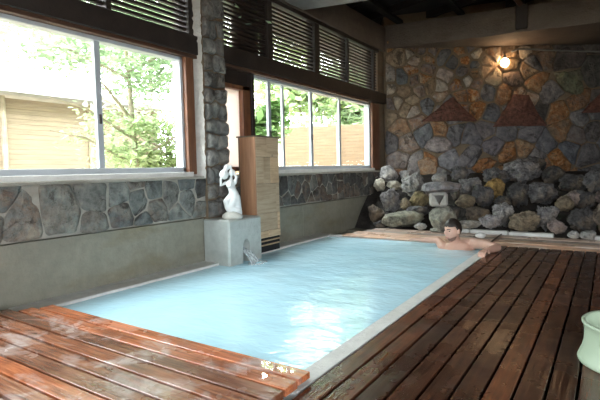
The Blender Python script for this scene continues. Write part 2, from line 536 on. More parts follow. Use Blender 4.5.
rnd = random.Random(5)
bm = bmesh.new()
XB = XW + .035
box(bm, XW - .22, XB - .01, WY0, WY1, Z_DADO + .016, Z_SILL - .004, mi=1)
box(bm, XW - .22, XW - .06, WY0, WY1, Z_DADO - .004, Z_DADO + .018, mi=1)
box(bm, XW - .24, XB + .012, WY0, WY1, Z_SILL - .03, Z_SILL, .006, mi=1)
fix1 = []
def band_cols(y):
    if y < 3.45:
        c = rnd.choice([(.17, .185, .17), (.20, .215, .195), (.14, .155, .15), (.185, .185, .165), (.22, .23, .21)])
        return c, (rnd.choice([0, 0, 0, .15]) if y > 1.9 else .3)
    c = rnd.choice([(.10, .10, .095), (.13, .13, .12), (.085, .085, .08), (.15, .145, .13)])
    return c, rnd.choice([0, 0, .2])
seeds = []
p1 = poisson(rnd, (WY0, 3.47, Z_DADO, Z_SILL), lambda u, v: rnd.choice([.18, .30, .38, .44]), tries=1500)
p2 = poisson(rnd, (4.0, WY1, Z_DADO, Z_SILL), lambda u, v: rnd.choice([.15, .19, .24]), tries=1500)
for u, v in p1 + [(3.62, .55), (3.68, .78), (3.85, .62)] + p2:
    c, r_ = band_cols(u); seeds.append((u, v, c, r_))
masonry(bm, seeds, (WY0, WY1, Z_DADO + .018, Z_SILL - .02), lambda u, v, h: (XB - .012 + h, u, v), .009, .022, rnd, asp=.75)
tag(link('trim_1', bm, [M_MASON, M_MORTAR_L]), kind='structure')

# pillar between the windows: grey stones on the room face, rough pale cement edge
PXF = XW + .075
py0 = onX(206.5, 130, PXF).y; py1 = onX(228, 130, PXF).y
bm = bmesh.new()
bmesh.ops.create_grid(bm, x_segments=2, y_segments=2, size=.001)
bm.clear()
core = box(bm, XG - .1, PXF - .025, py0, py1, Z_DADO - .1, 3.06, mi=1)
rnd = random.Random(11)
# rough cement facing of the side that looks towards the first window
gx, gz = 10, 90
gr = [[bm.verts.new((XG - .1 + (PXF - .01 - XG + .1) * i / gx, py0 - .012 - .11 * (1 - i / gx) - .03 * abs(noise.noise((i * .5, j * .33, 2.2))) - .018 * noise.noise((i * 1.1, j * .9, 7)), Z_SILL - .02 + (3.06 - Z_SILL + .02) * j / gz)) for i in range(gx + 1)] for j in range(gz + 1)]
for j in range(gz):
    for i in range(gx):
        f = bm.faces.new((gr[j][i], gr[j][i + 1], gr[j + 1][i + 1], gr[j + 1][i])); f.material_index = 2; f.smooth = True
seeds = []
z = Z_DADO
while z < 3.1:
    hgt = rnd.uniform(.15, .21)
    k = rnd.choice([2, 2, 3])
    xs = [(q + .5 + rnd.uniform(-.15, .15)) / k for q in range(k)]
    for q in xs:
        seeds.append((py0 + (py1 - py0) * q, z + hgt / 2 + rnd.uniform(-.03, .03), rnd.choice([(.20, .20, .185), (.15, .15, .143), (.23, .225, .21), (.18, .18, .17)]), rnd.choice([0, 0, .1])))
    z += hgt
masonry(bm, seeds, (py0 + .006, py1 + .005, Z_DADO, 3.06), lambda u, v, h: (PXF - .03 + h, u, v), .010, .055, rnd)
# stones of the side that looks towards the second window
seeds = [(XG - .1 + .14, .95 + .2 * i, (.12, .12, .11), 0) for i in range(11)]
masonry(bm, seeds, (XG - .1, PXF - .03, Z_SILL, 3.06), lambda u, v, h: (u, py1 - .005 + h, v), .012, .03, rnd)
tag(link('stone_pillar', bm, [M_MASON, M_MORTAR, make_concrete('rough_pale_render', (.62, .60, .56), (.40, .37, .32), 1.0)]), kind='structure')

# timber and concrete above the windows
Z_HEAD = 2.055
bm = bmesh.new()
box(bm, XG - .10, XW + .03, WY0, py0 - .03, Z_HEAD + .03, 2.27, .006)
box(bm, XG - .10, XW + .03, py1, 8.25, Z_HEAD + .03, 2.27, .006)
tag(link('trim_2', bm, M_BEAM), kind='structure')
bm = bmesh.new()
box(bm, XG - .06, XW + .015, WY0, py0 - .03, Z_HEAD - .005, Z_HEAD + .03, .004)
box(bm, XG - .06, XW + .015, py1, 7.45, Z_HEAD - .005, Z_HEAD + .03, .004)
tag(link('trim_3', bm, M_BROWN_D), kind='structure')
bm = bmesh.new()
box(bm, XG - .25, XW + .02, WY0, 9.0, 3.03, 3.47, .01)
bmesh.ops.subdivide_edges(bm, edges=[e for e in bm.edges if e.calc_length() > 2], cuts=60)
for v_ in bm.verts: v_.co.x += .012 * noise.noise((v_.co.y * 3, v_.co.z * 4, .3)); v_.co.z += .008 * noise.noise((v_.co.y * 4, v_.co.x * 4, 5.3))
tag(link('concrete_wall_beam', bm, M_CONC_DARK, smooth=False), kind='structure')
# end of the window wall beyond the last window
bm = bmesh.new()
yb = onX(374.5, 130, XG).y
box(bm, XG - .15, XW - .03, yb, WY1, Z_SILL, 3.05)
tag(link('trim_4', bm, M_MORTAR), kind='structure')
bm = bmesh.new()
box(bm, XG - .15, XW - .02, WY0, WY0 + .3, Z_SILL, 3.05)
tag(link('trim_5', bm, M_MORTAR), kind='structure')

# ---- windows
def window(name, y0, y1, z0, z1, mull, jamb):
    """aluminium sliding sashes in a brown timber jamb; mull: y of the uprights"""
    w = empty(name, (XG, (y0 + y1) / 2, z0)); w['kind'] = 'structure'
    oy = -(y0 + y1) / 2
    def L(bmx): 
        for v_ in bmx.verts: v_.co += Vector((-XG, oy, -z0))
        return bmx
    b = bmesh.new()
    box(b, XG - .05, XG + .05, y0, y1, z0, z0 + .05, .004); box(b, XG - .05, XG + .05, y0, y1, z1 - .035, z1, .004)
    box(b, XG - .05, XG + .05, y0, y0 + .035, z0, z1, .004); box(b, XG - .05, XG + .05, y1 - .035, y1, z0, z1, .004)
    link('frame', L(b), M_ALU, w)
    for y, dx, wd in mull:
        b = bmesh.new(); box(b, XG - .015 + dx, XG + .02 + dx, y - wd / 2, y + wd / 2, z0 + .05, z1 - .035, .003)
        link('mullion', L(b), M_ALU, w)
        if wd > .05:
            b = bmesh.new(); box(b, XG + .02 + dx, XG + .032 + dx, y - .012, y + .012, z0 + .42, z0 + .50, .003)
            link('latch', L(b), M_BULBSOCK, w)
    b = bmesh.new(); box(b, XG - .004, XG, y0 + .02, y1 - .02, z0 + .03, z1 - .02)
    link('glass', L(b), M_GLASS, w)
    b = bmesh.new()
    for (a, c) in jamb: box(b, XG - .07, XW - .005, a, c, z0 - .02, z1 + .01, .005)
    link('jamb', L(b), M_BROWN, w)
    b = bmesh.new(); box(b, XG - .07, XW + .01, y0 - .05, y1 + .05, Z_SILL - .004, z0 + .003, .005)
    link('sill', L(b), M_CURB, w)
    return w
Zb, Zt = .915, 2.052
ym1 = onX(97, 100, XG).y
y_r = onX(180.5, 110, XG).y
window('window_1', -.85, y_r, Zb, Zt, [(ym1, .012, .055), (ym1 - 1.0, -.012, .05), (ym1 - 2.0, .012, .055)], [(y_r, onX(188.5, 110, XG).y), (-.95, -.85)])
y2a, y2b = onX(250, 120, XG).y, onX(367.5, 120, XG).y
window('window_2', y2a, y2b, Zb, Zt, [(onX(268, 120, XG).y, .012, .06), (onX(283, 120, XG).y, -.01, .04), (onX(310, 120, XG).y, .012, .06), (onX(339.5, 120, XG).y, -.01, .05)], [(y2b, yb)])
window('window_3', -3.85, -1.25, Zb, Zt, [(-2.5, .012, .055), (-1.9, -.012, .05)], [(-1.25, -1.15), (-3.95, -3.85)])
# stone pier between window 3 and window 1
bm = bmesh.new(); box(bm, XG - .1, XW + .03, -1.15, -.95, Z_SILL, 3.04)
tag(link('trim_6', bm, M_MORTAR), kind='structure')
# the narrow timber casement beside the pillar
w = empty('window_4', (XG, y2a, Zb)); w['kind'] = 'structure'
ya, yb2, yc = py1 - .02, onX(239.5, 120, XG).y, onX(247, 120, XG).y
def Lw(b):
    for v_ in b.verts: v_.co -= Vector((XG, y2a, Zb))
    return b
b = bmesh.new(); box(b, XG - .05, XG + .06, yb2, yc, Zb, Zt - .16, .005); box(b, XG - .05, XG + .06, ya, yc, Zt - .21, Zt - .16, .005); box(b, XG - .05, XG + .06, ya, yc, Zb, Zb + .05, .005)
link('frame', Lw(b), M_BROWN, w)
b = bmesh.new(); box(b, XG - .01, XG, ya, yb2, Zb + .05, Zt - .21)
link('pane', Lw(b), M_FROST, w)
b = bmesh.new(); box(b, XG - .07, XG + .08, yc, y2a, Zb, Zt, .004); box(b, XG - .07, XG + .02, ya, yc, Zt - .16, Zt, .004)
link('post', Lw(b), M_BEAM, w)

# ---- slatted transoms
def transom(name, y0, y1, posts, closed=None):
    t = empty(name, (XG, (y0 + y1) / 2, 2.27)); t['kind'] = 'structure'
    off = Vector((XG, (y0 + y1) / 2, 2.27))
    def L(b):
        for v_ in b.verts: v_.co -= off
        return b
    b = bmesh.new()
    box(b, XG - .05, XW, y0, y1, 2.98, 3.04); box(b, XG - .05, XW, y0, y1, 2.265, 2.285)
    link('rail', L(b), M_BEAM, t)
    b = bmesh.new()
    z = 2.325
    while z < 2.97:
        box(b, XG - .0, XG + .05, y0, y1, z, z + .029, .003); z += .0505
    link('slats', L(b), M_SLAT, t)
    for y, wd in posts:
        b = bmesh.new(); box(b, XG - .05, XW - .01, y - wd / 2, y + wd / 2, 2.28, 2.985, .004)
        link('post', L(b), M_BEAM, t)
    if closed:
        b = bmesh.new(); box(b, XG - .08, XG - .06, closed[0], closed[1], 2.27, 3.0)
        link('backing_board', L(b), M_BROWN_D, t)
T = lambda x: onX(x, 50, XG + .05).y
transom('window_5', py1 - .01, yb, [(T(268), .10), (T(315), .13), (T(346), .05), (T(372), .06)], (onX(237, 40, XG).y, T(266)))
transom('window_6', -.9, py0 - .03, [(onX(106, 8, XG + .05).y, .05), (py0 - .07, .08), (.9, .05)])
transom('window_7', -3.9, -1.15, [(-2.5, .05)])

# ---- back wall: irregular stones in mortar, seen almost square on
CORN = Vector((XW, 0, 0)); CORN.y = onX(384, 60, XW).y
ND = -Vector((FW.x, FW.y, 0)).normalized()          # into the room
def wall3(u, v, h): return CORN + R0 * u + Vector((0, 0, v)) + ND * h
def wall_uv(x, y):
    d = ray(x, y); t = (CORN - EYE).dot(ND) / d.dot(ND); p = EYE + d * t
    return (p - CORN).dot(R0), p.z
WL = 9.6
GREY = [(.17, .165, .17), (.20, .19, .19), (.14, .14, .15), (.22, .20, .195), (.16, .155, .155)]
TAN = [(.40, .31, .21), (.32, .24, .16), (.46, .39, .30), (.26, .18, .11), (.42, .38, .33)]
DARK = [(.10, .09, .08), (.13, .11, .095), (.085, .08, .075), (.12, .105, .09)]
named = [  # x, y, radius px, colour, rust : the stones one can tell in the photograph
    (438, 145, 15, (.32, .27, .255), 0), (428, 165, 11, (.38, .22, .13), .9), (448, 162, 12, (.27, .26, .27), 0), (470, 155, 9, (.17, .16, .165), 0),
    (484, 166, 12, (.30, .16, .09), 1), (508, 153, 11, (.28, .16, .09), .9), (495, 146, 9, (.19, .17, .18), 0), (471, 136, 10, (.17, .16, .17), 0),
    (505, 131, 10, (.17, .16, .165), 0), (486, 128, 8, (.19, .17, .17), 0), (530, 135, 12, (.19, .175, .18), 0), (545, 143, 8, (.16, .155, .165), 0),
    (558, 160, 11, (.30, .17, .08), 1), (570, 150, 9, (.13, .135, .15), 0), (588, 155, 14, (.13, .12, .12), 0), (524, 150, 9, (.30, .22, .14), .5),
    (424, 133, 7, (.19, .195, .21), 0), (455, 132, 8, (.18, .17, .175), 0), (477, 110, 9, (.30, .17, .08), 1), (427, 106, 8, (.20, .205, .215), 0),
    (440, 128, 6, (.30, .22, .15), .7), (461, 96, 8, (.30, .21, .15), .9), (420, 90, 7, (.31, .26, .22), .3), (446, 76, 8, (.33, .28, .25), .1),
    (400, 128, 8, (.29, .22, .16), .5), (406, 143, 9, (.28, .25, .23), .4), (391, 143, 7, (.17, .16, .16), 0), (452, 63, 8, (.12, .12, .12), 0),
    (475, 65, 5, (.11, .115, .12), 0), (403, 78, 6, (.16, .17, .175), 0), (487, 90, 7, (.17, .16, .16), 0), (533, 62, 4, (.14, .13, .13), 0),
    (550, 92, 13, (.20, .18, .17), 0), (570, 80, 11, (.15, .14, .10), 0), (536, 84, 9, (.30, .20, .12), .6), (556, 112, 11, (.27, .17, .10), .8),
    (513, 78, 10, (.28, .20, .15), .2), (578, 100, 10, (.19, .13, .09), .6), (505, 94, 8, (.25, .16, .10), .7), (417, 165, 10, (.30, .28, .27), .1), (400, 160, 10, (.27, .25, .24), .2),
    (568, 60, 14, (.11, .09, .08), 0), (594, 72, 13, (.09, .085, .075), 0), (593, 130, 11, (.14, .125, .12), 0), (575, 135, 9, (.18, .16, .15), .1), (562, 130, 8, (.24, .17, .11), .6)]
rnd = random.Random(21)
fixed, seeds = [], []
for x, y, r, c, ru in named:
    u, v = wall_uv(x, y); rr = r * .0187
    fixed.append((u, v, rr)); seeds.append((u, v, c, ru, 1.7 if y < 118 and x < 500 else .9))
def wd(u, v):
    if v > 1.75 and u < 1.9: return rnd.choice([.13, .17, .22, .30])
    if v > 1.9 and u > 2.9: return rnd.choice([.38, .46, .52])
    return rnd.choice([.18, .26, .34, .44])
for u, v in poisson(rnd, (.05, WL, -.2, 3.25), wd, fixed, 5000):
    if v > 1.75 and u < 1.9: c = rnd.choice(TAN + TAN + GREY); ru = rnd.choice([.0, .2, .5, 1])
    elif v > 1.9 and u > 2.8: c = rnd.choice(DARK); ru = rnd.choice([0, 0, .3])
    elif v > 2.0: c = rnd.choice(TAN); ru = rnd.choice([.2, .5, .8])  # tan tone here includes the lamp's light on the stones
    else: c = rnd.choice(GREY + GREY + TAN[:2]); ru = rnd.choice([0, 0, 0, .7])
    seeds.append((u, v, c, ru, rnd.uniform(1.4, 2.3) if v > 1.8 and u < 2.9 else rnd.uniform(.7, 1.2)))
# stones with an outline of their own: the pale oval, the grey three-sided slab, the mossy leaf-shaped slab, the rusty block
def outline(pts, c, ru):
    uv = [wall_uv(*p) for p in pts]
    seeds.append((sum(p[0] for p in uv) / len(uv), sum(p[1] for p in uv) / len(uv), c, ru, .3, uv))
outline([(438 + 15 * math.cos(2 * PI * q / 14), 145 - 8 * math.sin(2 * PI * q / 14)) for q in range(14)], (.36, .31, .295), 0)
outline([(539, 86), (550, 79), (558, 85), (565, 93), (556, 100), (542, 106)], (.22, .20, .19), 0)
outline([(555, 78), (562, 71), (574, 75), (583, 86), (585, 98), (582, 101), (574, 96), (566, 92), (558, 84)], (.15, .165, .105), .1)
outline([(416, 161), (428, 156), (436, 162), (437, 172), (428, 180), (419, 174)], (.46, .34, .24), .7)
outline([(471, 168), (478, 160), (490, 157), (497, 161), (492, 168), (482, 176)], (.30, .14, .07), 1)
outline([(497, 155), (505, 147), (515, 147), (516, 155), (506, 163), (499, 163)], (.34, .18, .09), 1)
outline([(548, 155), (554, 149), (560, 153), (571, 164), (569, 172), (552, 173)], (.36, .22, .11), 1)
outline([(456, 163), (467, 147), (476, 143), (482, 147), (472, 160), (463, 169)], (.20, .185, .19), 0)
bm = bmesh.new()
masonry(bm, seeds, (.02, WL, -.2, 3.25), wall3, .014, .042, rnd)
q = [wall3(0, -.3, 0), wall3(WL, -.3, 0), wall3(WL, 4.9, 0), wall3(0, 4.9, 0)]
qb = [wall3(0, -.3, -.25), wall3(WL, -.3, -.25), wall3(WL, 4.9, -.25), wall3(0, 4.9, -.25)]
A = [bm.verts.new(p) for p in q]; B = [bm.verts.new(p) for p in qb]
for idx in ((A[0], A[1], A[2], A[3]), (B[3], B[2], B[1], B[0]), (A[3], A[2], B[2], B[3]), (A[0], B[0], B[1], A[1]), (A[0], A[3], B[3], B[0]), (A[1], B[1], B[2], A[2])):
    bm.faces.new(idx).material_index = 1
tag(link('wall_back', bm, [M_MASON, M_MORTAR]), kind='structure')

# concrete beam in front of the top of the back wall; it turns a little towards the camera on the right
a10 = math.radians(9.9)
D10 = Vector((math.cos(a10), math.sin(a10), 0))
n10 = Vector((D10.y, -D10.x, 0))
bm = bmesh.new()
P0 = Vector((XW, CORN.y, 0)); LB = 8.6
foot = [P0 - D10 * .1, P0 + D10 * LB, P0 + D10 * LB + R0 * .9 + Vector((0, 2.0, 0)), P0 + R0 * 9.0 + Vector((0, .25, 0)), P0 + Vector((-.1, .2, 0))]
foot = [P0 - D10 * .1, P0 + D10 * LB, P0 + R0 * 9.4 - ND * .1, P0 - ND * .1]
ZB0, ZB1 = 3.09, 3.50
nseg = 70
top, botm = [], []
for side in (0, 1):
    rowt, rowb = [], []
    for i in range(nseg + 1):
        t = i / nseg
        p = foot[0].lerp(foot[1], t) if side == 0 else foot[3].lerp(foot[2], t)
        jit = .012 * noise.noise((p.x * 3, p.y * 3, side * 4))
        rowt.append(bm.verts.new((p.x, p.y + jit, ZB1 + .01 * noise.noise((p.x * 2, 1, side)))))
        rowb.append(bm.verts.new((p.x, p.y + jit, ZB0 + .012 * noise.noise((p.x * 2.5, 7, side)))))
    top.append(rowt); botm.append(rowb)
for i in range(nseg):
    for f in ((botm[0][i], botm[0][i + 1], top[0][i + 1], top[0][i]), (top[0][i], top[0][i + 1], top[1][i + 1], top[1][i]),
              (botm[0][i + 1], botm[0][i], botm[1][i], botm[1][i + 1]), (botm[1][i + 1], botm[1][i], top[1][i], top[1][i + 1])):
        bm.faces.new(f)
tag(link('concrete_back_beam', bm, M_CONC_DARK), kind='structure')
# block that carries the rafter
bm = bmesh.new()
pb = onD(521, 24, 7.9); tb = (pb - P0).dot(D10); pb = P0 + D10 * tb
M10 = Matrix.Translation((pb.x, pb.y, 0)) @ Matrix.Rotation(a10, 4, 'Z')
box(bm, -.09, .09, -.05, .05, 3.13, 3.52, .01, M=M10)
tag(link('trim_7', bm, M_BEAM), kind='structure')
# cross beam from the window wall
bm = bmesh.new()
box(bm, 0, 7.5, -.02, .40, 3.05, 3.45, .01, M=Matrix.Translation((XW, 5.02, 0)) @ Matrix.Rotation(math.radians(12), 4, 'Z'))
tag(link('concrete_cross_beam', bm, make_concrete('pale_beam_concrete', (.34, .31, .28), (.2, .17, .14), .8)), kind='structure')

# other walls, ceiling
def holed(bm, swap, c0, c1, a0, a1, h0, h1):
    """wall slab from c0 to c1 with one wide opening a0..a1, 0.5 to 2.7 m up, and posts in it"""
    def bx(p, q, z0, z1):
        if swap: box(bm, p, q, c0, c1, z0, z1)
        else: box(bm, c0, c1, p, q, z0, z1)
    bx(h0, a0, -.3, 4.8); bx(a1, h1, -.3, 4.8); bx(a0, a1, -.3, .5); bx(a0, a1, 2.7, 4.8)
    n_ = round((a1 - a0) / 1.1)
    for i in range(1, n_): bx(a0 + (a1 - a0) * i / n_ - .03, a0 + (a1 - a0) * i / n_ + .03, .5, 2.7)
bm = bmesh.new(); holed(bm, False, 4.4, 4.6, RWY0, RWY1, -4.2, 14)
tag(link('wall_right', bm, M_WALLR), kind='structure')
bm = bmesh.new(); holed(bm, True, -4.4, -4.2, FWX0, FWX1, XW - .2, 4.6)
tag(link('wall_front', bm, M_WALLR), kind='structure')
bm = bmesh.new()
MC = Matrix.Translation((XW - .3, 0, 3.50)) @ Matrix.Rotation(-math.atan(.13), 4, 'Y')
box(bm, -.2, 8.6, -4.6, 14.4, .12, .2, M=MC)
for k in range(23):
    box(bm, -.2, 8.6, -4.2 + k * .8, -4.12 + k * .8, 0, .12, M=MC)
for k in range(9):
    box(bm, .5 + k * .95, .6 + k * .95, -4.6, 14.4, -.04, .02, M=MC)
tag(link('ceiling', bm, M_CEIL), kind='structure')
# brown rafter strut above the beam
bm = bmesh.new()
tube(bm, [pb + Vector((.0, .0, 3.5)), pb + Vector((-.25, -.5, 3.86))], .05, 4)
tag(link('trim_8', bm, M_BROWN_D), kind='structure')

# white kerb behind the far deck, in short cast lengths
bm = bmesh.new()
x = -2.05
rnd = random.Random(3)
while x < 3.9:
    L_ = rnd.uniform(.42, .6)
    if not -.34 < x + L_ < .22: box(bm, x, x + L_ - .012, 6.60, 6.72, -.08, .045 + rnd.uniform(-.004, .004), .01)
    x += L_
tag(link('trim_9', bm, M_KERB), kind='structure')

# ================================================================== DECKS
rnd = random.Random(8)
def deck(name, label, x0, x1, y0, y1, axis, pitch, gap, ztop, th, mat, starts=None, origin=None):
    o = empty(name, ((x0 + x1) / 2, (y0 + y1) / 2, ztop - th - .05)) if False else None
    b = bmesh.new()
    if axis == 'y':
        x = x0; i = 0
        while x < x1 - .02:
            j = rnd.uniform(-.012, .012)
            box(b, x + gap / 2, min(x + pitch, x1) - gap / 2, y0, y1 + j * (1 if y1 > 5 else .2), ztop - th + rnd.uniform(-.002, .002), ztop + rnd.uniform(-.002, .001), .0025)
            x += pitch
        y = y0 + .15
        while y < y1 - .05:
            box(b, x0 + .02, x1 - .02, y, y + .06, ztop - th - .06, ztop - th - .002); y += .7
    else:
        y = y1; i = 0
        while y > y0 + .02:
            xs = starts[i] if starts and i < len(starts) else x0
            box(b, xs, x1 + rnd.uniform(-.006, .004), y - pitch + gap / 2, y - gap / 2, ztop - th + rnd.uniform(-.002, .002), ztop + rnd.uniform(-.002, .001), .0025)
            y -= pitch; i += 1
        x = x0 + .25
        while x < x1 - .1:
            box(b, x, x + .06, y0 + .02, y1 - .02, ztop - th - .06, ztop - th - .002); x += .7
    ob = link(name, b, mat)
    tag(ob, label, 'wooden deck')
    return ob
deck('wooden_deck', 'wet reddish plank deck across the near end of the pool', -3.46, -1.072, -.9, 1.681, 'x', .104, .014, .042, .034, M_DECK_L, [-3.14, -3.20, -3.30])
deck('wooden_deck', 'dark brown plank deck along the right side of the pool, nearer section', -1.055, 3.2, -1.2, 3.478, 'y', .1068, .012, 0, .036, M_DECK_R)
deck('wooden_deck', 'dark brown plank deck beside the bather, section farther back along the pool', -1.055, 3.2, 3.490, 5.69, 'y', .1068, .012, 0, .036, M_DECK_R)
yn = onZ(338, 234.5, 0).y
b = bmesh.new()
# far deck: three broad boards laid across, left end a little askew
for k, (ya_, yb_) in enumerate(((5.70, 5.92), (5.93, 6.14), (6.15, 6.36), (6.37, 6.58))):
    box(b, -3.10 + .05 * k, 3.3, ya_, yb_ - .006, -.028 + .002 * (k % 2), .004 * (k % 2), .004)
for x in (-2.8, -1.6, -.4, .8, 2.0): box(b, x, x + .07, 5.80, 6.56, -.095, -.03)
tag(link('wooden_deck', b, M_DECK_F), 'pale worn plank deck across the far end of the pool below the rocks', 'wooden deck')

# rain-thin puddles on the near deck
n = N('puddle_water')
gl = n.add('ShaderNodeBsdfGlossy'); gl.inputs['Roughness'].default_value = .015
tr = n.add('ShaderNodeBsdfTransparent')
mx = n.add('ShaderNodeMixShader'); mx.inputs[0].default_value = .16
n.ln(tr.outputs[0], mx.inputs[1]); n.ln(gl.outputs[0], mx.inputs[2]); n.ln(mx.outputs[0], n.out.inputs['Surface'])
M_PUDDLE = n.m
for x0_, x1_, y0_, y1_, lab in ((-1.42, -1.13, 1.594, 1.662, 'thin clear puddle on the first plank at the right end of the near deck'),
                                (-1.62, -1.20, 1.490, 1.556, 'thin clear puddle on the second plank of the near deck')):
    bm = bmesh.new()
    ring = []
    for q in range(28):
        a = 2 * PI * q / 28; w = 1 + .22 * noise.noise((math.cos(a) * 2 + x0_ * 9, math.sin(a) * 2, y0_))
        cxp = math.copysign(abs(math.cos(a)) ** .5, math.cos(a)); cyp = math.copysign(abs(math.sin(a)) ** .5, math.sin(a))
        ring.append(((x0_ + x1_) / 2 + cxp * (x1_ - x0_) / 2 * min(1.0, w), (y0_ + y1_) / 2 + cyp * (y1_ - y0_) / 2 * min(1.0, w)))
    top = [bm.verts.new((x, y, .0440)) for x, y in ring]
    bm.faces.new(top)
    tag(link('puddle', bm, M_PUDDLE), lab, 'puddle', kind='stuff')

# ================================================================== SPOUT BLOCK, STATUE, CABINET
by0 = onX(203, 240, XW).y
cx_ = onY(229.3, 240, by0).x
by1 = onX(262, 235, cx_).y
zt = onY(229.6, 220.5, by0).z
bm = bmesh.new()
box(bm, XW + .002, cx_, by0, by1, -.60, zt, .018)
spout = link('water_spout', bm, M_SPOUT)
c = bmesh.new()
yo = onX(246.5, 245, cx_).y
prof = [(-.055, -.2), (.055, -.2), (.055, .13)] + [(.055 * math.cos(t), .13 + .085 * math.sin(t)) for t in (PI / 6, PI / 3, PI / 2, 2 * PI / 3, 5 * PI / 6)] + [(-.055, .13)]
fa = [c.verts.new((cx_ - .14, yo + y, z)) for y, z in prof]; fb = [c.verts.new((cx_ + .05, yo + y, z)) for y, z in prof]
c.faces.new(fa); c.faces.new(list(reversed(fb)))
for i in range(len(prof)):
    c.faces.new((fa[i], fb[i], fb[(i + 1) % len(prof)], fa[(i + 1) % len(prof)]))
bmesh.ops.recalc_face_normals(c, faces=c.faces)
cut(spout, c)
tag(spout, 'square grey concrete spout block with a small arched outlet at the pool edge', 'fountain block')
# thin sheet of water running out
bm = bmesh.new()
pts = []
for i in range(11):
    t = i / 10
    pts.append((cx_ - .10 + .10 * min(1, t * 2) + .16 * max(0, t - .4), yo + .05 * max(0, t - .4), .12 - .155 * t ** 1.7))
tube(bm, pts, [(.006 + .006 * i / 10, .038 + .045 * i / 10) for i in range(11)], 16)
for v_ in bm.verts: v_.co += Vector((.004 * noise.noise((v_.co.y * 60, v_.co.z * 12, 1)), .004 * noise.noise((v_.co.y * 50, v_.co.z * 14, 9)), 0))
for k in range(9):
    a = k * .7; ball(bm, (pts[-1][0] + .02 + .05 * math.cos(a), pts[-1][1] + .10 * math.sin(a), -.034), (.03 + .01 * (k % 3), .03, .008), 10, 6)
st = link('running_water', bm, M_STREAM, smooth=True)
tag(st, 'clear water running from the arched outlet into the pool', 'running water', kind='stuff')

# statue: a draped woman lifting a jar to her shoulder
sp = onX(232, 214, XW + .255); sp.z = zt
S_ = empty('statue', (sp.x, sp.y, zt)); tag(S_, 'small white plaster statue of a woman carrying a jar, on the concrete spout block', 'statue')
k = sp.length / FPX * 1.0
# local frame: r = image right, t = towards the camera
vd = Vector((-sp.x, -sp.y, 0)).normalized(); rr = Vector((-vd.y, vd.x, 0))
kk = (Vector((sp.x, sp.y, 0)).dot(Vector((FW.x, FW.y, 0)))) / FPX
def s3(px, py, t=0): return rr * ((px - 232) * kk) + vd * t + Vector((0, 0, (216 - py) * kk))
bm = bmesh.new()
limb(bm, [s3(233, 211), s3(228, 204, .015), s3(226.5, 199, .03), s3(232, 194)], [.045, .036, .034, .042])         # forward leg, knee to image left
limb(bm, [s3(239, 211, -.01), s3(238, 203, 0), s3(236.5, 195)], [.036, .036, .045])
limb(bm, [s3(235, 196), s3(234.5, 191), s3(232.5, 185.5), s3(231.5, 180.5)], [(.05, .055), (.046, .05), (.034, .042), (.042, .055)])
limb(bm, [s3(231.5, 180), s3(232.3, 175.5)], [.022, .018])
ball(bm, s3(232.5, 170.5), (.027, .03, .034))
ball(bm, s3(234, 169.8, -.012), (.028, .03, .03))
ball(bm, s3(231.0, 183, .04), (.017, .017, .017)); ball(bm, s3(228.6, 183.0, .03), (.016, .016, .016))
limb(bm, [s3(226.5, 180.5), s3(222, 182.5, .02), s3(222, 176, .03)], [.019, .016, .012])
limb(bm, [s3(236, 180.5), s3(237.5, 174.5, .0), s3(232, 165.5, .01)], [.019, .016, .012])
limb(bm, [s3(227, 202, .02), s3(231, 206, .03), s3(238, 208, .02)], [.025, .035, .03])
limb(bm, [s3(234, 198, .01), s3(231.5, 203, .01), s3(232, 210, .01)], [.05, .05, .045])
fig = link('figure', bm, M_PLASTER, S_)
fuse(fig, .006, 2)
bm = bmesh.new()
ball(bm, s3(225.3, 172, .01), (.048, .048, .05)); limb(bm, [s3(226, 168, .01), s3(228.5, 164.5, .01)], [.022, .03])
limb(bm, [s3(228.5, 164.5, .01), s3(232, 164.0, .01)], [.026, .02])
jar = link('jar', bm, M_PLASTER, S_); fuse(jar, .006, 2)
bm = bmesh.new()
lathe(bm, [(.102, 0), (.104, .02), (.092, .04), (.075, .06), (.05, .075), (.02, .08)], 24)
for v_ in bm.verts:
    v_.co += v_.co.normalized() * .014 * noise.noise(v_.co * 22); v_.co.z = max(0, v_.co.z)
link('base', bm, simple('mossy_plaster', (.50, .50, .45), .7, .25, 12, .5, 40), S_, smooth=True)

# cabinet of cedar blocks
cy0 = by1 + .012
ccx = onY(256, 190, cy0).x
cy1 = onX(279.5, 190, ccx).y
czt = onY(256, 136.5, cy0).z
C_ = empty('wooden_cabinet', ((XW + ccx) / 2, (cy0 + cy1) / 2, 0)); tag(C_, 'tall narrow cabinet of bare cedar blocks standing behind the spout block', 'cabinet')
CO = Vector(((XW + ccx) / 2, (cy0 + cy1) / 2, 0))
def LC(b):
    for v_ in b.verts: v_.co -= CO
    return b
zv = onX(270, 237.5, ccx).z
bm = bmesh.new(); box(bm, XW + .09, ccx - .012, cy0 + .02, cy1 - .004, 0, czt - .002)
body = link('body', LC(bm), M_BLACK, C_)
bm = bmesh.new()
rows = [onX(268, y_, ccx).z for y_ in (136, 157, 183.5, 213, 230.5, 237.5)]
for (zt_, zb_), cuts in zip(zip(rows, rows[1:]), ((.48,), (.33, .62), (.85,), (.9,), (.5,))):
    ys = [cy0 + .012] + [cy0 + (cy1 - cy0) * q for q in cuts] + [cy1]
    for a, c2 in zip(ys, ys[1:]):
        box(bm, ccx - .035, ccx + rnd.uniform(-.003, .003), a + .0012, c2 - .0012, zb_ + .0015, zt_ - .0015, .003)
link('front_blocks', LC(bm), make_deck('cedar_block_faces', 'y', (.33, .23, .14), (.50, .37, .24), (.58, .45, .31), .70, (.44, .35, .25), (.5, .7), .35), C_)
bm = bmesh.new(); box(bm, onY(240.5, 190, cy0).x, ccx - .003, cy0, cy0 + .03, 0, czt, .003)
link('side_board', LC(bm), M_CAB_L, C_)
bm = bmesh.new(); box(bm, XW + .04, onY(240.3, 190, cy0).x - .001, cy0 + .01, cy0 + .04, 0, czt, .003)
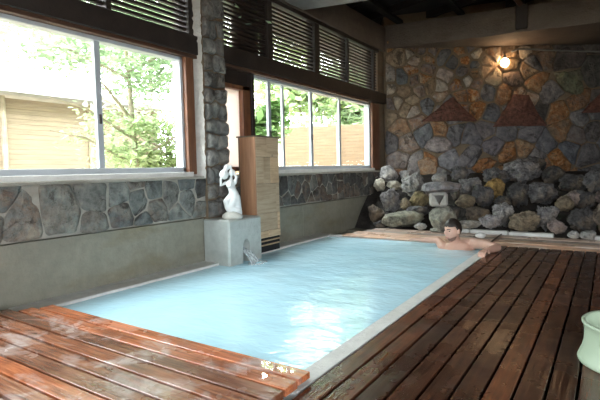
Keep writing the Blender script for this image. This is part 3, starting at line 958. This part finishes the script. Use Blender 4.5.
link('side_panel', LC(bm), M_CAB_D, C_)
bm = bmesh.new(); box(bm, XW + .03, ccx + .012, cy0 - .012, cy1 + .012, czt, czt + .014, .003)
link('top_board', LC(bm), M_CAB_D, C_)
for i in range(4):
    z_ = zv - .028 - i * .047
    bm = bmesh.new(); box(bm, ccx - .05, ccx - .005, cy0 + .06, cy1 - .004, z_ - .010, z_ + .006, .002)
    if z_ > .06: link('vent_slat', LC(bm), M_CAB, C_)
bm = bmesh.new(); box(bm, ccx - .045, ccx, cy0 + .02, cy0 + .06, 0, zv, .002)
link('corner_post', LC(bm), M_CAB, C_)

# ================================================================== BACK WALL FITTINGS
def relief(label, pts):
    b = bmesh.new()
    outer, mid, inn = [], [], []
    P = []
    for i in range(len(pts)):
        (x0_, y0_), (x1_, y1_) = pts[i], pts[(i + 1) % len(pts)]
        for s in range(6): P.append((x0_ + (x1_ - x0_) * s / 6, y0_ + (y1_ - y0_) * s / 6))
    uv = [wall_uv(*p) for p in P]
    cu = sum(p[0] for p in uv) / len(uv); cv = sum(p[1] for p in uv) / len(uv)
    uv = [(u + .012 * noise.noise((u * 9, v * 9, 1)), v + .012 * noise.noise((u * 9, v * 9, 5))) for u, v in uv]
    rings = []
    for s, h in ((1, 0), (1, .075), (.93, .10), (.55, .125), (.2, .14)):
        rings.append([b.verts.new(wall3(cu + (u - cu) * s, cv + (v - cv) * s, h + (.02 * noise.noise((u * 14 * s, v * 14, 2)) if h else 0))) for u, v in uv])
    for r1, r2 in zip(rings, rings[1:]):
        for q_ in range(len(uv)): b.faces.new((r1[q_], r1[(q_ + 1) % len(uv)], r2[(q_ + 1) % len(uv)], r2[q_]))
    b.faces.new(rings[-1]); b.faces.new(list(reversed(rings[0])))
    o = link('mountain_relief', b, M_RUST)
    tag(o, label, 'wall ornament', 'mountain reliefs on the back wall')
relief('red-brown stone mountain relief on back wall, leftmost and broadest, pointed peak', [(420, 122), (476, 121), (462, 108), (452, 98), (447, 100), (436, 110)])
relief('red-brown stone mountain relief on back wall below the lamp, flat-topped', [(492, 127), (545, 126), (535, 112), (527, 96), (512, 95), (505, 108)])
relief('dark red-brown mountain relief at the right end of back wall, cut off by the frame', [(580, 113), (650, 113), (632, 98), (620, 86), (608, 86), (594, 99)])

# lamp
lp = EYE + ray(504.8, 62.5) * 8.54
L_ = empty('wall_lamp', lp); tag(L_, 'lit round bare bulb under the concrete beam on the back wall', 'lamp')
bm = bmesh.new(); ball(bm, (0, 0, 0), (.072, .072, .078), 24, 16)
link('bulb', bm, M_BULB, L_, smooth=True)
bm = bmesh.new(); tube(bm, [Vector((0, 0, .065)), Vector((0, 0, .13))], [.03, .026], 14)
so = link('socket', bm, M_BULBSOCK, L_)
bm = bmesh.new(); tube(bm, [Vector((0, 0, .12)), Vector((0, 0, .16)) - ND * .02, Vector((0, 0, .20)) - ND * .06], .012, 8)
link('stem', bm, M_BULBSOCK, so)
bm = bmesh.new()
wp = [wall3(*wall_uv(508, 53.5), .15), wall3(*wall_uv(516, 50.5), .09), wall3(*wall_uv(530, 50.5), .085), wall3(*wall_uv(548, 51.5), .085), wall3(*wall_uv(600, 53.0), .085), wall3(*wall_uv(660, 55), .085)]
tube(bm, wp, .016, 8)
tag(link('electric_conduit', bm, M_WIRE, smooth=True), 'thin grey electric conduit running right from the lamp along the top of the stone wall', 'cable')

# ================================================================== ROCKERY
def curb_depth(x):
    # depth of the front line of the rocks, seen at column x
    d = ray(x, 232); t = 6.78 / d.y
    return t
WALLD = (CORN - EYE).dot(-ND) / 1.0
def pile_z(t):  # 0 at the kerb, 1 at the wall
    return max(0, min(1, t)) ** .8 * .95
def pile(x, y):
    """point where the sight line through (x, y) meets the sloping face of the rockery"""
    d = ray(x, y); d0 = curb_depth(x); dw = 8.62
    lo, hi = d0, dw
    f = lambda D: (EYE + d * D).z - pile_z((D - d0) / (dw - d0))
    if f(lo) <= 0: return EYE + d * lo
    for _ in range(40):
        m = (lo + hi) / 2
        if f(m) > 0: lo = m
        else: hi = m
    return EYE + d * lo

# soil bank under the rocks
bm = bmesh.new()
rows_ = []
for i in range(60):
    x = 352 + i * 7
    d0 = curb_depth(x); dw = 8.74
    col_ = []
    for j in range(16):
        t = j / 15; D = d0 + (dw - d0) * t
        d = ray(x, 200); p = EYE + d * D
        zz = max(-.05, pile_z(t) - .17 - (.05 if j == 0 else 0)) + .03 * noise.noise((p.x * 3, p.y * 3, 0))
        col_.append(bm.verts.new((max(p.x, XW + .01), p.y, zz)))
    rows_.append(col_)
for a, b_ in zip(rows_, rows_[1:]):
    for j in range(15): bm.faces.new((a[j], b_[j], b_[j + 1], a[j + 1]))
tag(link('soil_bank', bm, M_BANK, smooth=True), kind='structure')

def rock_mesh(w, d, h, seed, cuts=9, rough=.10, sub=4):
    r = random.Random(seed)
    b = bmesh.new()
    bmesh.ops.create_icosphere(b, subdivisions=sub, radius=1)
    planes = []
    for _ in range(cuts):
        v = Vector((r.gauss(0, 1), r.gauss(0, 1), r.gauss(0, .8))).normalized()
        planes.append((v, r.uniform(.62, .86)))
    off = Vector((r.uniform(0, 50), r.uniform(0, 50), r.uniform(0, 50)))
    for v in b.verts:
        p = v.co.copy()
        for nrm, dd in planes:
            e = p.dot(nrm) - dd
            if e > 0: p -= nrm * e * .88
        q = p.normalized()
        p += q * (rough * noise.fractal(p * 1.9 + off, .9, 2.1, 5) + rough * .55 * noise.noise(p * 5 + off) + rough * .35 * noise.noise(p * 12 + off))
        v.co = p
    mx_ = [max(abs(v.co[k_]) for v in b.verts) for k_ in range(3)]
    for v in b.verts: v.co = Vector((v.co.x / mx_[0] * w / 2, v.co.y / mx_[1] * d / 2, v.co.z / mx_[2] * h / 2))
    return b

ROT = math.atan2(R0.y, R0.x)
G1, G2, G3 = (.29, .28, .285), (.17, .165, .17), (.105, .10, .10)
PALE, CREAM, WHITE = (.46, .45, .445), (.50, .47, .39), (.55, .55, .54)
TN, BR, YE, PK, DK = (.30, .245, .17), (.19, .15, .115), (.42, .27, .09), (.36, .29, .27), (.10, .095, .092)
ROCKS = [  # x0, x1, y0, y1, colour, rough, forward shift, label
    (379, 398, 166, 183, PALE, .06, 0, 'pale grey angular rock, highest at the window end of the rock pile'),
    (374, 386, 178, 191, CREAM, .05, .05, 'small cream rock against the window wall under the highest pale rock'),
    (387, 402, 181, 190, CREAM, .05, .05, 'small flat cream rock wedged beside the tall pale lumpy rock'),
    (400, 415, 169, 180, PALE, .05, -.1, 'flat pale slab behind the tall pale lumpy rock'),
    (402, 424, 173, 199, PALE, .14, .02, 'tall pale lumpy rock just left of the stone lantern roof'),
    (380, 402, 189, 212, G1, .10, .08, 'big pocked grey rock above the long flat stone'),
    (367, 385, 205, 224, BR, .08, .05, 'round brown rock at the foot of the window wall'),
    (400, 411, 198, 210, TN, .08, .06, 'small rust brown rock between the big pocked rock and yellow stone'),
    (409, 429, 192, 208, (.40, .32, .17), .07, .02, 'yellowish stone behind the lantern pedestal on its left'),
    (383, 426, 212, 228, (.34, .34, .27), .05, .12, 'long flat greenish boulder lying along the far deck'),
    (404, 430, 205, 218, G2, .07, .06, 'dark grey rock resting behind the long flat boulder'),
    (414, 427, 223, 230, WHITE, .04, .22, 'small white cobble between the long flat boulder and the lantern foot'),
    (373, 387, 221, 229, DK, .06, .1, 'low dark rock at the left end of the far deck'),
    (451, 470, 166, 182, G2, .12, -.1, 'dark grey lumpy rock against back wall right of the lantern finial'),
    (459, 484, 175, 198, G1, .12, 0, 'grey angular rock just right of the lantern roof'),
    (457, 478, 195, 209, TN, .08, .05, 'tan wedge rock beside the lantern light chamber'),
    (474, 495, 185, 207, G2, .10, .02, 'grey green rock left of the yellow orange block'),
    (487, 507, 178, 201, YE, .05, .06, 'yellow orange angular block standing out of the rock pile'),
    (484, 511, 167, 185, G2, .12, -.08, 'broad grey rock above the yellow orange block'),
    (466, 494, 206, 225, BR, .09, .08, 'large brown rounded rock behind the bather\'s head'),
    (481, 503, 215, 230, (.46, .44, .45), .14, .20, 'spiky whitish rock on the white kerb right of the bather'),
    (455, 484, 221, 229, (.46, .44, .40), .05, .18, 'long low whitish stone behind the bather\'s hair'),
    (493, 516, 203, 227, PALE, .12, .06, 'tall pale grey rock right of the spiky whitish rock'),
    (506, 543, 159, 185, G1, .10, .0, 'large light grey slanting rock, highest in the middle of the pile'),
    (526, 547, 156, 171, G3, .08, .06, 'dark rock leaning on back wall behind the large slanting rock'),
    (528, 561, 181, 206, G2, .13, .0, 'big dark pitted rock below the large slanting rock'),
    (509, 531, 182, 207, G3, .10, -.02, 'dark rock right of the yellow orange block'),
    (587, 606, 170, 193, G2, .10, .05, 'grey rock at the right edge of the frame under the dark wall stone'),
    (566, 583, 190, 207, PK, .06, .05, 'pinkish brown smooth rock near the right end of the pile'),
    (577, 600, 189, 210, G3, .09, .0, 'dark angular rock right of the pinkish brown rock'),
    (557, 576, 196, 213, TN, .08, .02, 'tan rock under the pinkish brown rock'),
    (534, 562, 203, 231, G1, .16, .06, 'big craggy grey rock in the front row'),
    (511, 541, 212, 232, (.33, .27, .19), .10, .14, 'tan dome shaped rock on the white kerb'),
    (548, 569, 220, 234, PK, .08, .22, 'pinkish white rock at the foot of the craggy grey rock'),
    (570, 600, 208, 234, G3, .11, .08, 'big dark rounded rock above the two round cobbles'),
    (569, 581, 231, 239, WHITE, .03, .18, 'round white cobble in the kerb line, left of the pair'),
    (583, 598, 231, 240, (.45, .45, .44), .03, .18, 'round greyish cobble in the kerb line, right of the pair'),
    (598, 626, 203, 238, BR, .10, .06, 'brown rock cut by the right edge of the frame'),
    (598, 622, 188, 206, PK, .08, 0, 'small brownish rock above the rock cut by the right edge'),
    (544, 566, 166, 184, DK, .08, -.1, 'blackish low rock against back wall under the orange wall stone'),
    (562, 590, 174, 192, DK, .08, -.1, 'broad blackish rock against back wall at the right'),
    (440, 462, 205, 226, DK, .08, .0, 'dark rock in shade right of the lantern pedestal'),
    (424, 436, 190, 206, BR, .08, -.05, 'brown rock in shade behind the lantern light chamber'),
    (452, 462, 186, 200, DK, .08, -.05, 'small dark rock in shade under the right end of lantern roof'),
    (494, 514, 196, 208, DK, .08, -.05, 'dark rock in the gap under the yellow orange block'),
    (626, 662, 195, 240, G2, .1, .0, 'grey rock beyond the right edge of the frame'),
    (664, 700, 208, 246, G3, .1, .1, 'dark rock in the front row, second one beyond the right edge of the frame'),
    (640, 680, 175, 203, BR, .1, .0, 'brown rock in the upper row beyond the right edge of the frame'),
    (606, 640, 165, 190, G3, .1, -.05, 'dark rock against back wall beyond the right edge of the frame'),
    (704, 745, 206, 250, G1, .1, .1, 'big grey rock in the front row at the far right end of the rock pile'),
    (690, 730, 172, 198, TN, .1, .0, 'tan rock in the upper row at the far right end of the rock pile'),
]
for i, (x0, x1, y0, y1, c, rg, fw_, lab) in enumerate(ROCKS):
    p = pile((x0 + x1) / 2, (y0 + y1) / 2 + (y1 - y0) * .15)
    d = ray((x0 + x1) / 2, (y0 + y1) / 2)
    D = (p - EYE).dot(FW) - fw_
    ctr = EYE + d * D
    w_, h_ = (x1 - x0) * D / FPX * 1.07, (y1 - y0) * D / FPX * 1.10
    dp = min(.50, max(w_, h_) * .80)
    ctr = ctr - ND * (dp * .18)
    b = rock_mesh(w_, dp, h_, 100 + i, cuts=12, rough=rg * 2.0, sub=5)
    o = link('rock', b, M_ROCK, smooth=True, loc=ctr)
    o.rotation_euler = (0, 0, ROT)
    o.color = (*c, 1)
    tag(o, lab, 'rock', 'rocks of the rockery')

# ---- stone lantern
lc = onD(438.5, 229, 6.62)
LROT = math.radians(19)
Lt = empty('stone_lantern', (lc.x, lc.y, -.02), LROT); tag(Lt, 'squat stone lantern of stacked rocks with a triangular window, behind the bather', 'stone lantern')
kl = 6.62 / FPX
def lpart(name, x0, x1, y0, y1, seed, rough, mat, cuts=8, depth=None, color=(.30, .29, .28)):
    b = rock_mesh((x1 - x0) * kl, depth or (x1 - x0) * kl * .9, (y1 - y0) * kl, seed, cuts, rough)
    o = link(name, b, mat, Lt, smooth=True, loc=(((x0 + x1) / 2 - 438.5) * kl, 0, (229 - (y0 + y1) / 2) * kl + lc.z + .02))
    o.color = (*color, 1)
    return o
lpart('pedestal', 429, 456, 204, 233, 901, .07, M_ROCK, 9, color=(.36, .36, .31))
lpart('foot', 430, 444, 226, 234, 905, .04, M_ROCK, 9, .28, (.44, .46, .42))
lpart('roof', 421, 461, 181, 194, 902, .05, M_ROCK, 5, color=(.31, .30, .32))
lpart('finial', 432, 449, 173, 184, 903, .05, M_ROCK, 7, color=(.36, .35, .34))
bm = bmesh.new()
wl = 17.5 * kl; hl = 14 * kl
box(bm, -wl / 2, wl / 2, -wl * .45, wl * .45, -hl / 2, hl / 2, .03)
lcz = (229 - 199) * kl + lc.z + .02
ch = link('light_chamber', bm, M_LANT, Lt, loc=(0, 0, lcz))
c = bmesh.new()
tri = [(-.070, .060), (.074, .060), (0.010, -.075)]
fa = [c.verts.new((x, -wl * .45 - .05, z)) for x, z in tri]; fb = [c.verts.new((x, wl * .38, z)) for x, z in tri]
c.faces.new(fa); c.faces.new(list(reversed(fb)))
for i in range(3): c.faces.new((fa[i], fb[i], fb[(i + 1) % 3], fa[(i + 1) % 3]))
bmesh.ops.recalc_face_normals(c, faces=c.faces)
for v_ in c.verts: v_.co = Matrix.Rotation(LROT, 4, 'Z') @ v_.co + Vector((lc.x, lc.y, -.02 + lcz))
bpy.context.view_layer.update()
cut(ch, c)

# ================================================================== BATHER
PB = empty('person', onY(461, 246, 5.5)); PB.location.z = -.03
tag(PB, 'dark-haired bare-chested man leaning in the far corner of the pool, arms on the decks', 'person')
O = PB.location.copy()
bm = bmesh.new()
neck = onY(456.5, 243.5, 5.50); hd = onY(452.8, 230.6, 5.45)
shR = onY(443.5, 247.5, 5.44); shL = onY(473.5, 243.5, 5.52)
chest = (shR + shL) / 2
dn = Vector((0, 0, -1))
axis = (shL - shR); axis.z = 0; axis.normalize()
fwd = Vector((axis.y, -axis.x, 0))            # chest faces this way (towards the camera)
if fwd.y > 0: fwd = -fwd
# trunk, a shallow V below the shoulders going down into the water
def ring_tube(levels, seg=24):
    rings = []
    for cpt, a_, b_ in levels:
        rings.append([bm.verts.new(cpt + axis * (a_ * math.copysign(abs(math.cos(t)) ** .8, math.cos(t))) + fwd * (b_ * math.copysign(abs(math.sin(t)) ** .85, math.sin(t)))) for t in [2 * PI * q / seg for q in range(seg)]])
    for r1, r2 in zip(rings, rings[1:]):
        for q in range(seg): bm.faces.new((r1[q], r1[(q + 1) % seg], r2[(q + 1) % seg], r2[q]))
    bm.faces.new(list(reversed(rings[0]))); bm.faces.new(rings[-1])
ring_tube([(chest + Vector((0, 0, .055)), .06, .05), (chest + Vector((0, 0, .03)), .13, .075), (chest + Vector((0, 0, -.03)), .19, .105), (chest + Vector((0, 0, -.12)), .185, .12), (chest + Vector((0, 0, -.30)), .155, .105), (chest + Vector((0, 0, -.45)), .15, .10), (chest + Vector((0, 0, -.55)), .16, .11)])
limb(bm, [neck + Vector((0, 0, -.06)), neck, hd + Vector((0, 0, -.06)) - fwd * .02], [.075, .062, .058], 16)
limb(bm, [neck + Vector((0, 0, -.02)) - fwd * .01, shR + Vector((0, 0, .0))], [.055, .062]); limb(bm, [neck + Vector((0, 0, -.02)) - fwd * .01, shL + Vector((0, 0, .0))], [.055, .062])
# pectorals and collar bones
ball(bm, chest + axis * .085 + fwd * .075 + Vector((0, 0, -.07)), (.085, .05, .055)); ball(bm, chest - axis * .085 + fwd * .075 + Vector((0, 0, -.07)), (.085, .05, .055))
# right arm (image left): back over the far deck, hand lying on its edge
elR = onZ(437.5, 240.0, .045); wrR = onZ(420.5, 239.8, .032)
limb(bm, [shR, shR.lerp(elR, .5) + Vector((0, 0, .004)), elR], [.062, .050, .041]); limb(bm, [elR, elR.lerp(wrR, .35), wrR], [.041, .040, .026])
# left arm (image right): elbow on the deck corner, forearm coming back towards the water
elL = onZ(497, 247.6, .045); wrL = onZ(486.3, 250.6, .042)
limb(bm, [shL, shL.lerp(elL, .45) + Vector((0, 0, .01)), elL], [.066, .054, .044]); limb(bm, [elL, elL.lerp(wrL, .4), wrL], [.044, .042, .029])
def hand(wr, direc, side, drop, spread=.021, L=.088):
    """palm, four unequal fingers that bend down over the edge, and a thumb from the side of the palm"""
    direc = direc.normalized(); side = side.normalized()
    palm = wr + direc * .045
    limb(bm, [wr + side * .0, palm + direc * .02], [(.022, .034), (.018, .040)], 12)
    for q, ln in enumerate((.88, 1.0, .95, .76)):
        b0 = palm + direc * .035 + side * ((q - 1.5) * spread)
        k1 = b0 + direc * (L * .42 * ln) + Vector((0, 0, -drop * .15))
        k2 = k1 + direc * (L * .28 * ln) + Vector((0, 0, -drop * .55 * ln))
        k3 = k2 + direc * (L * .14 * ln) + Vector((0, 0, -drop * .75 * ln))
        limb(bm, [b0, k1, k2, k3], [.0105, .0095, .0085, .0075], 8)
    t0 = wr + direc * .022 - side * .028
    limb(bm, [t0, t0 - side * .022 + direc * .028, t0 - side * .026 + direc * .058 + Vector((0, 0, -drop * .3))], [.013, .011, .0085], 8)
dR = (wrR - elR); dR.z = 0
hand(wrR, dR, Vector((0, 0, 1)).cross(dR), .012)
dL = onZ(482.5, 253.2, .03) - wrL; dL.z = 0
hand(wrL, dL, dL.cross(Vector((0, 0, 1))), .045)
# head: skull and face shaped from a sphere; local +y is the way the face looks
yawf = Vector((-.50, -.86, 0)).normalized()
HX = Vector((0, 0, 1)).cross(yawf) * -1
HM = Matrix((HX, yawf, Vector((0, 0, 1)))).transposed()
tilt = Matrix.Rotation(math.radians(-3), 3, 'X')
HM = HM @ tilt
HS = 1.10
def g(x, s): return math.exp(-(x / s) ** 2)
def head_shape(p):
    x, y, z = p
    X, Y, Z = x * .076, y * .094, z * .118
    if z < 0:
        X *= 1 - .34 * (-z) ** 1.4
        if y < 0: Y *= 1 - .45 * (-z) ** 1.0
        else: Y *= 1 - .06 * (-z)
    else:
        if y < 0: Y *= 1.06
    if y > 0:
        Y += .024 * g(X, .011) * g(Z + .022, .020) + .010 * g(X, .010) * g(Z + .002, .025)       # nose
        Y += .008 * g(Z - .026, .012) * g(X, .05)                                                # brow
        Y -= .012 * (g(X - .030, .016) + g(X + .030, .016)) * g(Z - .006, .013)                  # eye sockets
        Y += .007 * g(X, .022) * g(Z + .064, .010) - .004 * g(X, .02) * g(Z + .083, .008)        # lips
        Y += .010 * g(X, .024) * g(Z + .103, .014)                                               # chin
        Y += .004 * (g(X - .042, .018) + g(X + .042, .018)) * g(Z + .018, .02)                   # cheeks
    return Vector((X, Y, Z)) * HS
res = bmesh.ops.create_uvsphere(bm, u_segments=64, v_segments=48, radius=1)
for v_ in res['verts']: v_.co = HM @ head_shape(v_.co) + hd
for s in (-1, 1):
    ball(bm, hd + HM @ Vector((s * .079 * HS, -.008, -.005)), (.010, .020, .032), 14, 10, HM)
for v_ in bm.verts: v_.co -= O
body = link('body', bm, M_SKIN, PB)
fuse(body, .0045, 2)
bm = bmesh.new()
res = bmesh.ops.create_uvsphere(bm, u_segments=56, v_segments=40, radius=1)
kill = []
for v_ in res['verts']:
    p = v_.co.copy()
    line = .44 if p.y > .35 else (.44 - (.35 - p.y) * 1.2 if p.y > -.1 else -.35)
    q = head_shape(p)
    thick = 1.06 + .05 * max(0, p.z) + .02 * noise.noise(p * 7)
    keep = p.z > line + .05 * noise.noise(p * 6)
    v_.co = HM @ (q * (thick if keep else .93)) + hd - O
link('hair', bm, M_HAIR, PB, smooth=True)
for s in (-1, 1):
    bm = bmesh.new()
    limb(bm, [hd + HM @ (Vector((s * .014, .0935, .0235)) * HS) - O, hd + HM @ (Vector((s * .032, .090, .028)) * HS) - O, hd + HM @ (Vector((s * .050, .076, .023)) * HS) - O], [.0045, .005, .003], 8)
    link('eyebrow', bm, M_HAIR, PB, smooth=True)
    bm = bmesh.new(); ball(bm, hd + HM @ (Vector((s * .030, .0755, .006)) * HS) - O, (.012, .008, .0065), 12, 8, HM)
    link('eye', bm, M_EYE, PB, smooth=True)
bm = bmesh.new(); limb(bm, [hd + HM @ (Vector((-.022, .083, -.066)) * HS) - O, hd + HM @ (Vector((0, .0925, -.064)) * HS) - O, hd + HM @ (Vector((.022, .083, -.066)) * HS) - O], [.003, .0055, .003], 8)
link('lips', bm, M_LIP, PB, smooth=True)

bm = bmesh.new()
res = bmesh.ops.create_uvsphere(bm, u_segments=64, v_segments=48, radius=1)
bmesh.ops.delete(bm, geom=[v_ for v_ in bm.verts if not (v_.co.y > .05 and -.97 < v_.co.z < -.60 + .35 * max(0, abs(v_.co.x) - .35))], context='VERTS')
for v_ in bm.verts: v_.co = HM @ (head_shape(v_.co) * 1.012) + hd - O
link('stubble', bm, simple('short_stubble', (.20, .115, .09), .6, .3, 60, 0), PB, smooth=True)

# things lying on the far deck behind him
p = onZ(480.5, 238.2, .0)
bm = rock_mesh(.13, .12, .075, 77, 4, .06, 3)
tag(link('folded_cloth', bm, M_CLOTH, smooth=True, loc=(p.x, p.y, .036)), 'small whitish bundle on the far deck just behind the bather\'s left shoulder', 'cloth')
p0, p1 = onZ(489.5, 243.0, .012), onZ(501.5, 234.2, .012)
bm = bmesh.new(); tube(bm, [p0, p0.lerp(p1, .5), p1], [.010, .0095, .008], 8)
tag(link('wooden_stick', bm, M_STICK), 'thin dark stick lying on the far deck behind the bather\'s elbow', 'stick')

# ================================================================== BATH BUCKET
bc = onZ(637, 366, 0)
bm = bmesh.new()
lathe(bm, [(.215, 0), (.232, .004), (.234, .014), (.228, .030), (.216, .060), (.209, .090), (.207, .120), (.208, .150), (.212, .172), (.218, .180), (.219, .188), (.214, .193), (.205, .192), (.199, .184), (.195, .150), (.188, .075), (.01, .070)], 64)
tag(link('bath_bucket', bm, M_PLASTIC, smooth=True, loc=(bc.x, bc.y, .0)), 'round pale green plastic bath bucket on the dark deck at the right edge', 'bucket')

# ================================================================== OUTSIDE
bm = bmesh.new(); box(bm, -60, XG - .12, -40, 60, -.6, -.15); box(bm, XG - .12, 60, -40, -4.5, -.6, -.15); box(bm, 4.7, 60, -4.5, 60, -.6, -.15)
tag(link('garden_ground', bm, M_GROUND), kind='structure')
M_BAMBOO_D = simple('darkened_bamboo_fence', (.20, .135, .08), .7, .2, 2, .2, 20, (1, 1, 12))  # bamboo colour darkened to offset strong sky light on the far fence
def fence(label, a, b_, h, roof=True):
    a, b_ = Vector(a), Vector(b_)
    L = (b_ - a).length; ang = math.atan2(b_.y - a.y, b_.x - a.x)
    f = empty('bamboo_fence', (a.x, a.y, -.15), ang); tag(f, label, 'fence')
    bm = bmesh.new()
    z = .05
    while z < h: box(bm, 0, L, -.03, .03, z, z + .085, .004); z += .086
    link('panel', bm, M_BAMBOO if roof else M_BAMBOO_D, f)
    n_ = int(L / 1.5)
    for i in range(n_ + 1):
        bm = bmesh.new(); tube(bm, [Vector((L * i / n_, -.05, 0)), Vector((L * i / n_, -.05, h + .04))], .045, 10)
        link('post', bm, M_TRUNK, f)
    if roof:
        bm = bmesh.new()
        vs = [(-.45, 0), (0, .22), (.45, 0), (.40, -.05), (0, .12), (-.40, -.05)]
        A_ = [bm.verts.new((-.2, y, h + .06 + z_)) for y, z_ in vs]; B_ = [bm.verts.new((L + .2, y, h + .06 + z_)) for y, z_ in vs]
        bm.faces.new(A_); bm.faces.new(list(reversed(B_)))
        for i in range(6): bm.faces.new((A_[i], B_[i], B_[(i + 1) % 6], A_[(i + 1) % 6]))
        bmesh.ops.recalc_face_normals(bm, faces=bm.faces)
        link('roof', bm, M_TILE, f)
fence('tan bamboo fence with a tiled coping in the garden outside the near window', (-8.5, -4, 0), (-8.5, 7.0, 0), 2.36)
fa_, fb_ = onD(225, 150, 13.0), onD(400, 150, 12.0)
fence('tan bamboo fence without coping in the garden outside the far window', (fa_.x, fa_.y, 0), (fb_.x, fb_.y, 0), 2.2, False)

def tree(label, base, height, crown, cr, mat, nleaf, lsize, seed, name='garden_tree', cat='tree', trunk=.06):
    r = random.Random(seed)
    t = empty(name, (base[0], base[1], -.15)); tag(t, label, cat, 'plants in the garden outside')
    bm = bmesh.new()
    limb(bm, [Vector((0, 0, 0)), Vector((.08, .05, height * .35)), Vector((-.05, .1, height * .7)), Vector((0, 0, height * .95))], [trunk, trunk * .8, trunk * .5, trunk * .2], 10)
    for i in range(7):
        a = r.uniform(0, 2 * PI); z = height * r.uniform(.35, .8)
        tube(bm, [Vector((0, .05, z)), Vector((math.cos(a) * cr * .5, math.sin(a) * cr * .5, z + cr * .25)), Vector((math.cos(a) * cr * .85, math.sin(a) * cr * .85, z + cr * .3))], [trunk * .4, trunk * .25, trunk * .1], 6)
    link('trunk', bm, M_TRUNK, t)
    bm = bmesh.new()
    cl = [Vector((r.gauss(0, .45) * cr, r.gauss(0, .45) * cr, crown + r.gauss(0, .40) * cr * .8)) for _ in range(26)]
    for i in range(nleaf):
        c_ = r.choice(cl); p = c_ + Vector((r.gauss(0, .2), r.gauss(0, .2), r.gauss(0, .10))) * cr
        if p.z < .1: continue
        u = Vector((r.gauss(0, 1), r.gauss(0, 1), r.gauss(0, .4))).normalized(); w = u.cross(Vector((r.gauss(0, .4), r.gauss(0, .4), 1))).normalized()
        s = lsize * r.uniform(.6, 1.3)
        vs = [bm.verts.new(p + q) for q in (u * s, w * s * .4 + u * .2 * s, -u * s * .8, -w * s * .4 + u * .2 * s)]
        bm.faces.new(vs)
    link('foliage', bm, mat, t)
tree('pale green maple outside the near window, in front of the fence', onD(128, 140, 6.6), 3.4, 2.9, 1.35, M_LEAF_A, 8000, .065, 1)
tree('yellow-green bush outside the near window beside the pillar', onD(168, 150, 7.0), 1.8, 1.3, .8, M_LEAF_B, 4500, .06, 2, 'garden_bush', 'bush', .05)
tree('pale green tall tree behind the tiled fence', onD(150, 120, 10.5), 5.2, 4.2, 1.9, M_LEAF_A, 7000, .10, 3)
tree('leafy green shrub right outside the timber casement', onD(257, 140, 7.6), 2.2, 1.75, .55, M_LEAF_C, 1300, .13, 4, 'garden_shrub', 'shrub', .04)
tree('broad green tree behind the far fence', onD(300, 120, 16.5), 4.6, 3.6, 2.4, M_LEAF_B, 5000, .2, 5)
tree('second green tree behind the far fence, near the corner of the room', onD(352, 120, 16.0), 4.6, 3.4, 2.3, M_LEAF_A, 5000, .2, 6)
tree('low bush at the foot of the tiled fence', onD(40, 160, 8.6), .9, .7, .5, M_LEAF_B, 900, .08, 7, 'garden_bush', 'bush', .03)
